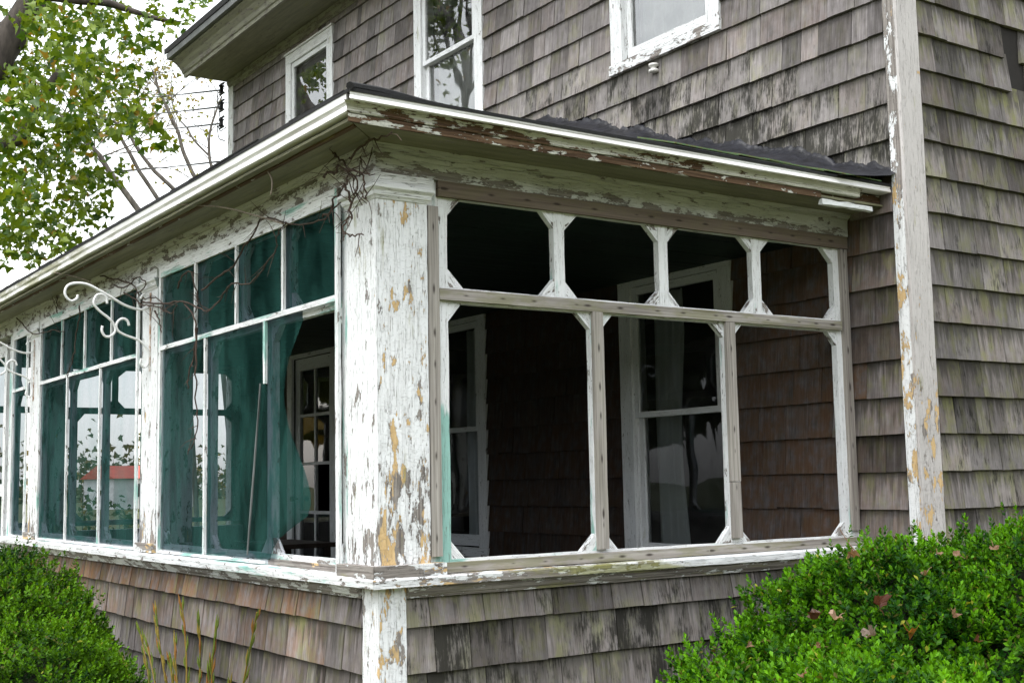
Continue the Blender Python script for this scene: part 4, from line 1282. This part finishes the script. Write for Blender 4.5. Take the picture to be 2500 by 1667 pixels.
def box_bush(name, label, ells, dens, seed, greens, leaf=0.021, origin=(0, 0, 0)):
    rng = np.random.default_rng(seed)
    t = thing(name, origin, label, 'shrub')
    camv = np.array(CAM)
    pts, nrs = [], []
    for (c, rr) in ells:
        c = np.array(c); rr = np.array(rr)
        area = 4 * math.pi * (((rr[0] * rr[1]) ** 1.6 + (rr[0] * rr[2]) ** 1.6 + (rr[1] * rr[2]) ** 1.6) / 3) ** (1 / 1.6)
        n = int(area * dens)
        v = rng.normal(size=(n, 3)); v /= np.linalg.norm(v, axis=1)[:, None]
        nr = v / rr; nr /= np.linalg.norm(nr, axis=1)[:, None]
        lump = np.array([mnoise.noise(Vector((a * 5.5 + c[0], b * 5.5, d * 5.5))) for a, b, d in v * rr]) * 0.115 + np.array([mnoise.noise(Vector((a * 15 + c[0], b * 15, d * 15))) for a, b, d in v * rr]) * 0.045
        sh = lump - 0.15 * rng.random(n) ** 1.6 + rng.exponential(0.016, n) + 0.05 * (rng.random(n) < .03)
        p = c + v * rr + nr * sh[:, None]
        ok = (p[:, 2] > 0.12)
        tc = camv - p; tc /= np.linalg.norm(tc, axis=1)[:, None]
        ok &= (nr * tc).sum(1) > -0.35
        for (c2, r2) in ells:
            if tuple(c2) != tuple(c):
                ok &= ((((p - np.array(c2)) / (np.array(r2) - 0.10)) ** 2).sum(1) > 1)
        pts.append(p[ok]); nrs.append(nr[ok])
    p = np.concatenate(pts); nr = np.concatenate(nrs)
    n = len(p)
    # sprig direction: outward and upward
    d = nr + np.array([0, 0, 0.75]) + rng.normal(scale=0.35, size=(n, 3))
    d /= np.linalg.norm(d, axis=1)[:, None]
    a = np.cross(d, rng.normal(size=(n, 3))); a /= np.linalg.norm(a, axis=1)[:, None]
    b = np.cross(d, a)
    tint = np.array([mnoise.noise(Vector((q[0] * 3, q[1] * 3, q[2] * 3))) for q in p])
    tone = rng.normal(scale=.20, size=n)
    V, Cc = [], []
    K = 9
    for k in range(K):
        h = (k // 2) / (K // 2)
        ang = (k % 2) * math.pi + (k // 2) * 1.4 + rng.normal(scale=.25, size=n)
        spread = 1.0 - 0.65 * h
        out = (a * np.cos(ang)[:, None] + b * np.sin(ang)[:, None])
        ld = out * spread + d * (0.35 + 0.75 * h)
        ld /= np.linalg.norm(ld, axis=1)[:, None]
        sd_ = np.cross(ld, d + out * .01); sd_ /= (np.linalg.norm(sd_, axis=1)[:, None] + 1e-9)
        un = np.cross(sd_, ld)
        Lf = leaf * (0.75 + 0.5 * rng.random(n)) * (1.05 - 0.3 * h)
        Wf = Lf * 0.29
        o0 = p + d * (0.040 * h - 0.01)[..., None] if np.ndim(h) else p + d * (0.040 * h - 0.01)
        q0 = o0
        q1 = o0 + ld * (Lf * .58)[:, None] + sd_ * Wf[:, None] + un * (Lf * .10)[:, None]
        q2 = o0 + ld * Lf[:, None] + un * (Lf * 0.02)[:, None]
        q3 = o0 + ld * (Lf * .58)[:, None] - sd_ * Wf[:, None] + un * (Lf * .10)[:, None]
        V.append(np.stack([q0, q1, q2, q3], 1))
        mixv = np.clip(0.36 + 0.5 * tint + tone + rng.normal(scale=.13, size=n) + 0.45 * (h - .45), 0, 1)[:, None]
        cc = np.array(greens[0]) * (1 - mixv) + np.array(greens[1]) * mixv
        dul = rng.random(n) < 0.035
        cc[dul] = np.array((0.085, 0.085, 0.018))
        yel = rng.random(n) < 0.008
        cc[yel] = np.array((0.26, 0.28, 0.03))
        cc = np.concatenate([cc, np.ones((n, 1))], 1)
        Cc.append(np.repeat(cc[:, None, :], 4, 1))
    V = np.concatenate(V).reshape(-1, 3)
    Cc = np.concatenate(Cc).reshape(-1, 4)
    F = np.arange(len(V)).reshape(-1, 4)
    # fold along the midrib: two tris per leaf
    F = np.concatenate([F[:, [0, 1, 2]], F[:, [0, 2, 3]]])
    o = build_np('foliage', V, F, None, Cc, LEAFB, t)
    o['kind'] = 'stuff'
    # solid dark hull standing in for the shaded inside of the bush
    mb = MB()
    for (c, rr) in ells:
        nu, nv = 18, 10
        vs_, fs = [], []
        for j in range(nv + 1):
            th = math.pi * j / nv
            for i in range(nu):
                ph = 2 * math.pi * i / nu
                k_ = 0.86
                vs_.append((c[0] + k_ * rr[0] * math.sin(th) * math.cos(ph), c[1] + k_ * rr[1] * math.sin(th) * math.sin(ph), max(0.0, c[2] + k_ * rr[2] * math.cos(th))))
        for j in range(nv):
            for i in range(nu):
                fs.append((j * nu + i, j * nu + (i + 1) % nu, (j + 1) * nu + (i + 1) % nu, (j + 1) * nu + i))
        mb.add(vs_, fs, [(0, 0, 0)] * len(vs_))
    mb.build('inner_shade_hull', HULL, t)
    return t
BUSH_R = [((1.5, 2.3, .57), (1.0, .95, .79)), ((1.1, 1.68, .61), (.60, .60, .68)), ((1.05, 1.05, .40), (.48, .40, .59)), ((1.95, .55, .44), (.53, .58, .60))]
BUSH_L = [((-2.2, -.97, .49), (.80, .62, .78)), ((-1.55, -.95, .41), (.56, .50, .60))]
box_bush('boxwood_shrub', 'big bright green boxwood shrub with brown leaves on it against porch side', BUSH_R, 2500, 3, ((0.007, 0.045, 0.002), (0.135, 0.350, 0.006)), 0.0255, (1.4, 1.7, 0))
box_bush('boxwood_shrub', 'rounded dark green boxwood shrub growing before the front screens', BUSH_L, 2900, 4, ((0.006, 0.036, 0.002), (0.125, 0.285, 0.007)), 0.022, (-2.0, -.96, 0))

# fallen leaves on the right hand shrub
def maple_outline():
    return [(0, 0), (.18, .03), (.38, .0), (.40, .16), (.54, .30), (.45, .40), (.42, .56), (.28, .58), (.14, .70), (0, .86), (-.14, .70), (-.28, .58), (-.42, .56), (-.45, .40), (-.54, .30), (-.40, .16), (-.38, .0), (-.18, .03)]
OUT = maple_outline()
FL = [(1.162, 1.415, 1.283), (1.355, 1.292, 1.131), (1.17, 1.181, 1.081), (1.244, 1.198, 1.083), (1.388, 1.226, 1.029), (1.484, 1.305, 1.031), (1.263, 1.079, 0.993), (1.916, 0.299, 1.045), (1.548, 1.467, 1.092), (1.412, 1.503, 1.229), (1.572, 1.695, 1.318), (1.117, 0.886, 1.0), (1.659, 1.436, 1.016), (1.35, 1.658, 1.294), (1.433, 1.662, 1.293)]
FLAB = ['pale tan curled maple leaf with a long stalk lying high on the boxwood', 'dark red brown curled leaf caught upright in the boxwood', 'dark brown crumpled leaf in a dip of the boxwood beside a pale one', 'pale beige leaf in a dip of the boxwood beside a dark one', 'grey tan curled maple leaf lying on the boxwood', 'orange and tan maple leaf lying on the boxwood']
FCOL = [(0.24, 0.14, 0.085), (0.09, 0.03, 0.015), (0.07, 0.03, 0.016), (0.32, 0.21, 0.14), (0.20, 0.15, 0.12), (0.28, 0.115, 0.03)]
for i, p in enumerate(FL):
    c0 = FCOL[i] if i < 6 else rnd.choice(((0.12, 0.05, 0.025), (0.22, 0.13, 0.08), (0.15, 0.08, 0.035)))
    S = 0.056 if i < 6 else rnd.uniform(0.028, 0.038)
    m = MB((*c0, 1))
    tc = (CAM - Vector(p)).normalized()
    nz_l = (tc * 0.35 + Vector((0, 0, .8)) + Vector((rnd.uniform(-.8, .8), rnd.uniform(-.8, .8), 0))).normalized()
    a = nz_l.cross(Vector((rnd.uniform(-1, 1), rnd.uniform(-1, 1), .2))).normalized()
    b = nz_l.cross(a)
    def cur(x, y):
        return (1.1 + 0.6 * math.sin(i * 1.7)) * abs(x) + 1.2 * (y - .35) ** 2 * (1 if y > .35 else -.6) + 0.15 * math.sin(9 * x + 6 * y + i)
    base = Vector(p) + tc * 0.004
    for (k0, k1) in ((0.5, 1.0), (0.0, 0.5)):
        pass
    ctr = (0, .35)
    rings = [[(ctr[0] + (x - ctr[0]) * k, ctr[1] + (y - ctr[1]) * k) for x, y in OUT] for k in (0.45, 1.0)]
    v = [base + nz_l * cur(*ctr) * S] + [base + a * (x * S) + b * ((y - .35) * S) + nz_l * (cur(x, y) * S) for rg in rings for x, y in rg]
    n = len(OUT)
    f = [(0, 1 + j, 1 + (j + 1) % n) for j in range(n)] + [(1 + j, 1 + n + j, 1 + n + (j + 1) % n, 1 + (j + 1) % n) for j in range(n)]
    m.add(v, f, [(0, 0, 0)] * len(v))
    st_l = 0.10 if i == 0 else 0.03
    sp = base - b * (.35 * S)
    if i == 0:
        m.tube([sp, sp + Vector((-.03, -.02, .045)), sp + Vector((-.055, -.04, .10))], [.0022, .0018, .0014], 5)
    else:
        m.tube([sp, sp - b * st_l * .5 + nz_l * .004, sp - b * st_l], [.0016, .0013, .001], 4)
    o = m.build('fallen_leaf', LEAF, None, tuple(base))
    tag(o, FLAB[i] if i < 6 else 'small %s dry leaf lying on the bright boxwood shrub' % {0.12: 'reddish brown', 0.22: 'tan', 0.15: 'dull brown'}[c0[0]], 'leaf', 'fallen leaves on the boxwood' )

# tall grass clump
gt = thing('grass_clump', (-0.75, -0.5, 0), 'orange and green tall wild grass stalks against the shingled front base', 'grass')
GT = [(-1.285, 1.055), (-0.947, 1.105), (-1.513, 0.949), (-0.739, 1.045), (-0.554, 1.036), (-0.135, 1.123), (-1.035, 0.925), (-1.765, 0.80), (-1.42, 0.90), (-1.10, 0.86), (-0.62, 0.88), (-0.40, 0.83)]
GST = mat_leaf('dry_grass', 0.2, 0.6)
for (tx, tz) in GT:
    bx = -0.80 + (tx + 0.9) * 0.42 + rnd.uniform(-.08, .08)
    by = -0.42 + rnd.uniform(-.1, .05)
    pts = smooth_path([(bx, by, 0), (bx + (tx - bx) * .28, by, tz * .4), (bx + (tx - bx) * .65, -.45, tz * .75), (tx, -.45, tz)], 5)
    n = len(pts)
    gcol = lambda p: (0.13 + 0.06 * (p[2] > 0.7), 0.15 - 0.02 * (p[2] > .7), 0.02, 1)
    m = MB(gcol).tube(pts, [0.0062 - 0.0036 * i / n for i in range(n)], 5)
    # sheaths and seed bracts hugging the upper stalk
    for i in range(5, n - 1):
        q = pts[i]
        d = (pts[min(n - 1, i + 1)] - pts[i - 1]).normalized()
        for k in range(2):
            e_ = Vector((rnd.uniform(-1, 1), rnd.uniform(-.6, .6), 0)).normalized()
            L = rnd.uniform(.05, .09)
            m.col = rnd.choice(((0.24, 0.11, 0.025, 1), (0.22, 0.17, 0.03, 1), (0.12, 0.16, 0.02, 1), (0.10, 0.14, 0.02, 1)))
            m.tube([q, q + d * L * .5 + e_ * .009, q + d * L + e_ * .012], [.0026, .0050, .0008], 4)
    m.build('stalk', GST, gt)
m = MB()
for k in range(70):
    bx, by = -0.85 + rnd.gauss(0, .28), -0.42 + rnd.gauss(0, .06)
    h = rnd.uniform(.35, .85)
    lean = Vector((rnd.uniform(-.5, .5), rnd.uniform(-.35, .1), 0)) * h
    p0 = Vector((bx, by, 0))
    pts = smooth_path([p0, p0 + lean * .2 + Vector((0, 0, h * .55)), p0 + lean * .6 + Vector((0, 0, h * .9)), p0 + lean * 1.1 + Vector((0, 0, h * rnd.uniform(.85, 1.0)))], 4)
    m.col = rnd.choice(((0.06, 0.11, 0.02, 1), (0.12, 0.14, 0.03, 1), (0.20, 0.14, 0.05, 1)))
    for q in pts:
        q.y = min(q.y, -0.08)
    n = len(pts)
    m.tube(pts, [0.0022 * (1 - .8 * i / n) for i in range(n)], 4)
o = m.build('blades', GST, gt)
o['kind'] = 'stuff'

# ---- trees
def grow(m, p, d, L, rad, depth, tips, up=0.15, gn=0.5, shrink=0.68):
    """recursive branch; records twig points"""
    seg = 4
    pts, rads = [p.copy()], [rad]
    for k in range(seg):
        d = (d + Vector((rnd.gauss(0, .16), rnd.gauss(0, .16), rnd.gauss(0, .12) + up * .12))).normalized()
        p = p + d * (L / seg)
        pts.append(p.copy())
        rads.append(rad * (1 - .45 * (k + 1) / seg))
        if depth <= 1:
            tips.append((p.copy(), d.copy()))
    m.tube(pts, rads, 6 if rad > .03 else 4, cap=False)
    if depth == 0:
        return
    nb = rnd.choice((2, 3, 3))
    for k in range(nb):
        i = rnd.choice((2, 3, 4)) if k else 4
        nd = (d * (1 - gn * .3) + Vector((rnd.uniform(-1, 1), rnd.uniform(-1, 1), rnd.uniform(-.5, .9))) * gn * 1.2).normalized()
        grow(m, pts[i], nd, L * shrink * rnd.uniform(.8, 1.15), rads[i] * .72, depth - 1, tips, up, gn, shrink)

def leaf_cloud(P_, size, seed, cols, hang=0.7, yellow=0.05):
    """maple leaves at the given points"""
    rng = np.random.default_rng(seed)
    P_ = np.asarray(P_, dtype=float)
    n = len(P_)
    nrm = rng.normal(size=(n, 3)); nrm[:, 2] += 0.3; nrm /= np.linalg.norm(nrm, axis=1)[:, None]
    tip = rng.normal(scale=.7, size=(n, 3)) + np.array([0, 0, -hang])
    tip -= nrm * (tip * nrm).sum(1)[:, None]; tip /= np.linalg.norm(tip, axis=1)[:, None]
    sd_ = np.cross(tip, nrm)
    S = size * (0.6 + 0.7 * rng.random(n))
    out = np.array([(0, 0)] + [(.42, -.02), (.36, .16), (.62, .30), (.30, .42), (0, 1.0), (-.30, .42), (-.62, .30), (-.36, .16), (-.42, -.02)])
    V = P_[:, None, :] + (sd_[:, None, :] * out[None, :, :1] + tip[:, None, :] * out[None, :, 1:]) * S[:, None, None]
    V += nrm[:, None, :] * (np.abs(out[:, 0])[None, :, None] * 0.35 - 0.1 * out[:, 1][None, :, None] ** 2) * S[:, None, None]
    k = len(out)
    tri = np.array([(0, i, i + 1) for i in range(1, k - 1)])
    F = (np.arange(n)[:, None, None] * k + tri[None]).reshape(-1, 3)
    mixv = rng.random(n)[:, None]
    cc = np.array(cols[0]) * (1 - mixv) + np.array(cols[1]) * mixv
    y = rng.random(n) < yellow
    cc[y] = np.array((0.24, 0.16, 0.02))
    cc = np.repeat(np.concatenate([cc, np.ones((n, 1))], 1)[:, None, :], k, 1).reshape(-1, 4)
    return V.reshape(-1, 3), F, cc

def near(c, rr, n, rng):
    v = rng.normal(size=(n, 3)); v /= np.linalg.norm(v, axis=1)[:, None]
    return np.array(c) + v * np.array(rr) * (rng.random(n) ** (1 / 2.2))[:, None]

mp = thing('maple_tree', (-12.6, -2.6, 0), 'large green maple tree with yellowing leaves beyond the porch roof', 'tree')
m = MB()
limb = [(-12.6, -2.6, 0), (-12.5, -2.4, 2.2), (-12.2, -1.6, 4.2), (-11.7, -0.3, 5.6), (-11.31, 0.68, 6.5), (-11.26, 0.92, 6.94), (-11.22, 1.1, 7.23), (-11.18, 1.27, 7.61), (-11.1, 1.6, 8.3), (-11.0, 2.0, 9.5)]
m.tube(smooth_path(limb, 3), [0.34 - 0.24 * i / 27 for i in range(28)], 10)
m.tube(smooth_path([(-11.24, 1.2, 7.5), (-10.6, 1.25, 7.45), (-10.08, 1.54, 7.29), (-10.0, 1.83, 7.29), (-9.93, 2.06, 7.23), (-9.83, 2.36, 7.15), (-9.74, 2.63, 7.12)], 3), [0.075 - .055 * i / 18 for i in range(19)], 7)
m.tube(smooth_path([(-11.8, -.2, 5.5), (-11.5, .6, 5.65), (-11.21, 1.13, 5.83), (-11.18, 1.26, 6.07), (-11.14, 1.42, 6.42), (-11.1, 1.58, 6.73)], 3), [0.10 - .05 * i / 15 for i in range(16)], 7)
trunk2 = [(-12.5, -2.4, 2.2), (-12.9, -2.8, 4.5), (-13.4, -3.2, 7), (-13.7, -3.4, 9.5), (-13.8, -3.5, 12)]
m.tube(smooth_path(trunk2, 3), [0.17 - .011 * i for i in range(13)], 8)
tips = []
for st, dd in (((-13.7, -3.4, 9), (.4, .6, .5)), ((-12.9, -2.8, 5), (-.8, .2, .5)), ((-13.7, -3.4, 9.5), (-.5, .6, .6)), ((-13.8, -3.5, 11), (.1, -.3, 1)), ((-11.1, 1.6, 8.3), (-.5, .3, .6)), ((-11.22, 1.1, 7.2), (-.8, -.5, .4)), ((-13.4, -3.2, 7.2), (.7, .5, .3))):
    grow(m, Vector(st), Vector(dd).normalized(), 2.2, .09, 3, tips)
# thin twigs reaching into the leaf sprays in view
SPR = [(0, 1), ]
m.build('trunk', BARKD, mp, smooth=True)
rng = np.random.default_rng(21)
def unproj(px, py, d):
    q = fw + r * ((px - 1250) / FPX) + u * (-(py - 833.5) / FPX)
    h = math.hypot(q.x, q.y)
    return CAM + q * (d / h)
# leaf masses: centres were read off the photograph and given their own depth
CL = [(40, 40, 70, 60, 30), (130, 60, 70, 70, 40), (230, 70, 70, 60, 36), (320, 50, 70, 50, 30), (410, 30, 50, 40, 20), (60, 150, 80, 60, 44), (170, 150, 70, 60, 40), (250, 140, 70, 50, 30), (300, 200, 60, 60, 40), (330, 270, 40, 50, 26), (110, 230, 90, 60, 44), (40, 240, 60, 70, 34), (230, 230, 60, 50, 30), (60, 320, 90, 60, 46), (150, 300, 80, 60, 40), (230, 320, 50, 40, 22), (50, 400, 90, 60, 44), (160, 380, 60, 50, 30), (120, 450, 90, 60, 40), (40, 480, 70, 60, 36), (210, 440, 60, 50, 26), (330, 300, 40, 40, 18), (100, 540, 90, 60, 44), (190, 520, 70, 50, 30), (30, 600, 60, 60, 30), (240, 490, 50, 40, 16), (150, 590, 50, 40, 20), (290, 430, 30, 30, 7), (395, 350, 26, 22, 6), (270, 60, 60, 40, 20), (0, 560, 60, 90, 30), (390, 90, 40, 30, 12)]
P_ = []
for (px, py, rx, ry, nn) in CL:
    dd = rng.uniform(13.0, 17.5)
    nl = int(nn * 4.2)
    # a spray is several small clusters, not one ball
    sub = max(2, nl // 12)
    for s_ in range(sub):
        c = unproj(px + rng.normal(0, rx * .55), py + rng.normal(0, ry * .55), dd + rng.normal(0, .8))
        P_.append(near(c, (.22, .22, .16), nl // sub, rng))
for (q, d) in tips:
    P_.append(near(q, (.6, .6, .5), 26, rng))
P_ = np.concatenate(P_)
P_ = P_[P_[:, 2] > 3.6]
keep = ~((P_[:, 0] > -9.2) & (P_[:, 1] > 1.8))
V, F, cc = leaf_cloud(P_[keep], 0.095, 5, ((0.028, 0.078, 0.004), (0.155, 0.220, 0.012)), yellow=.03)
o = build_np('crown', V, F, None, cc, LEAF, mp)
o['kind'] = 'stuff'

def sapling(label, base, path, rad, leaves, seed, extra=()):
    t = thing('bare_tree', base, label, 'tree', 'nearly bare trees beyond the house')
    m = MB()
    tg = (Vector(path[1]) - Vector(path[0])).normalized()
    lo_ = Vector(path[0]) - tg * 1.6
    base = (lo_.x - tg.x * 1.2, lo_.y - tg.y * 1.2, 0)
    t.location = base
    ORG[t.name] = np.array(base, dtype=np.float32)
    pts = smooth_path([base, ((base[0] * .6 + lo_.x * .4), (base[1] * .6 + lo_.y * .4), lo_.z * .5), tuple(lo_)] + list(path), 3)
    n = len(pts)
    m.tube(pts, [rad * 1.05 * (1 - .72 * i / n) + .005 for i in range(n)], 7)
    tips = []
    for i in range(n // 2, n, 2):
        for k in range(2):
            dd = Vector((rnd.uniform(-1, 1), rnd.uniform(-1, 1), rnd.uniform(.0, 1))).normalized()
            grow(m, pts[i], dd, rnd.uniform(.7, 1.3), rad * .24, 2, tips, .2, .55, .66)
    for ex in extra:
        m.tube(smooth_path(ex, 3), rad * .55, 5)
        grow(m, Vector(ex[-1]), (Vector(ex[-1]) - Vector(ex[-2])).normalized(), 1.0, rad * .4, 2, tips, .2, .5, .66)
    m.build('trunk', BARK, t)
    rg = np.random.default_rng(seed)
    P_ = np.concatenate([near(q, (.12, .12, .12), 1, rg) for (q, d) in tips])
    P_ = P_[rg.random(len(P_)) < leaves]
    V, F, cc = leaf_cloud(P_, 0.085, seed, ((0.10, 0.12, 0.012), (0.22, 0.20, 0.02)), yellow=.2)
    o = build_np('crown', V, F, None, cc, LEAF, t)
    o['kind'] = 'stuff'
sapling('leaning grey tree with a thick forked trunk partly behind the maple leaves', (-18.4, 5.2, 0), [(-18.61, 4.44, 7.45), (-18.67, 4.25, 7.78), (-18.74, 4.0, 8.01), (-18.9, 3.5, 8.6)], .07, .5, 31)
sapling('crooked bare tree with a kinked upper trunk behind the wires', (-21.0, 6.6, 0), [(-21.31, 5.87, 8.22), (-21.37, 5.67, 8.62), (-21.42, 5.51, 8.92), (-21.43, 5.48, 9.18), (-21.5, 5.25, 9.3), (-21.57, 5.0, 9.39)], .05, .45, 32)
sapling('slim leaning bare tree with yellow green leaves behind the wires', (-20.0, 6.6, 0), [(-20.26, 5.85, 7.99), (-20.34, 5.62, 8.3), (-20.39, 5.45, 8.57), (-20.43, 5.35, 8.8), (-20.47, 5.2, 9.09)], .05, .5, 33)
sapling('tall thin bare tree with fine twigs crossing all four wires', (-18.8, 6.8, 0), [(-19.08, 6.2, 7.77), (-19.14, 6.03, 8.2), (-19.17, 5.95, 8.55), (-19.22, 5.83, 8.8), (-19.26, 5.7, 9.13), (-19.29, 5.6, 9.35), (-19.31, 5.54, 9.57), (-19.34, 5.47, 9.79)], .045, .15, 34)
sapling('forked bare tree standing close beside the house corner', (-21.6, 8.0, 0), [(-21.76, 7.66, 8.5), (-21.77, 7.58, 8.89), (-21.77, 7.58, 9.4), (-21.72, 7.71, 9.92), (-21.68, 7.82, 10.25)], .045, .3, 35, extra=[[(-21.77, 7.58, 8.89), (-21.89, 7.27, 9.23), (-21.94, 7.13, 9.5)]])

# shrub by the far porch end and distant farm buildings, seen through the screens
sh = thing('leafy_bush', (-10.6, 2.3, 0), 'loose leafy bush outside the far end of the porch', 'shrub')
m = MB()
tips = []
for k in range(7):
    grow(m, Vector((-10.6 + rnd.uniform(-.2, .2), 2.3 + rnd.uniform(-.3, .3), 0)), Vector((rnd.uniform(-.4, .4), rnd.uniform(-.4, .4), 1)).normalized(), .8, .018, 2, tips)
m.build('stems', BARK, sh)
V, F, cc = leaf_cloud(np.concatenate([near(q, (.12, .12, .12), 2, rng) for q, d in tips]), .07, 9, ((0.03, 0.07, 0.01), (0.12, 0.12, 0.02)), yellow=.1)
o = build_np('foliage', V, F, None, cc, LEAF, sh)
o['kind'] = 'stuff'
bn = thing('farm_building', (-91, 28, 0), 'long low white farm building with red roof far across the field', 'building')
Pb = fr(-91, 28, -0.28, 0.96, 0.96, 0.28)
MB().lbox(Pb, -1.6, 5.6, -4, 0, 0, 2.3, 2, 1, 0).build('wall', BARNW, bn)
MB().prism(lambda s_, o_, z_: Pb(o_, s_, z_), [(-4.3, 2.3), (0.3, 2.3), (-2.0, 3.3)], -1.8, 5.8).build('roof', REDR, bn)
for q in (0.2, 3.0):
    MB().lbox(Pb, q, q + 1.0, 0.01, 0.04, 0.9, 1.9, 2, 1, 0).build('window', BLACK, bn)
hd = []
for i in range(9000):
    s_ = rng.uniform(-90, 90)
    hd.append((-150 + rng.uniform(-6, 6), s_ + 40, abs(rng.normal(0, 3.0)) + .2 + 1.5 * mnoise.noise(Vector((s_ * .1, 0, 0)))))
V, F, cc = leaf_cloud(hd, 0.8, 8, ((0.05, 0.06, 0.02), (0.14, 0.10, 0.03)), yellow=.1)
o = build_np('far_woodland', V, F, None, cc, LEAF, None, (-150, 40, 0))
o['kind'] = 'stuff'
o['label'] = 'low autumn wood on the horizon behind the farm building'
o['category'] = 'woodland'

# belt of trees round the yard (open only across the field), added to block low sky light, also seen in the window glass
ring = []
for i in range(16000):
    az = rng.uniform(0, 360)
    if abs(az - 163) < 15:
        continue
    rr_ = rng.uniform(40, 52)
    top = 10.5 + 3.5 * mnoise.noise(Vector((az * .12, 1.3, 0))) + 2.5 * mnoise.noise(Vector((az * .5, 7.3, 0)))
    if abs(az - 163) < 30:
        top *= (abs(az - 163) - 12) / 18
    z = rng.uniform(0.2, 1.0) ** 0.8 * top
    ring.append((-3 + rr_ * math.cos(R_(az)), rr_ * math.sin(R_(az)), z + .8))
V, F, cc = leaf_cloud(ring, 1.5, 18, ((0.02, 0.04, 0.008), (0.07, 0.085, 0.02)), yellow=.06)
o = build_np('sky_block_woodland', V, F, None, cc, LEAF, None, (0, 0, 0))
o['kind'] = 'stuff'
o['label'] = 'dense belt of trees added around the yard to block low sky light'
o['category'] = 'woodland'
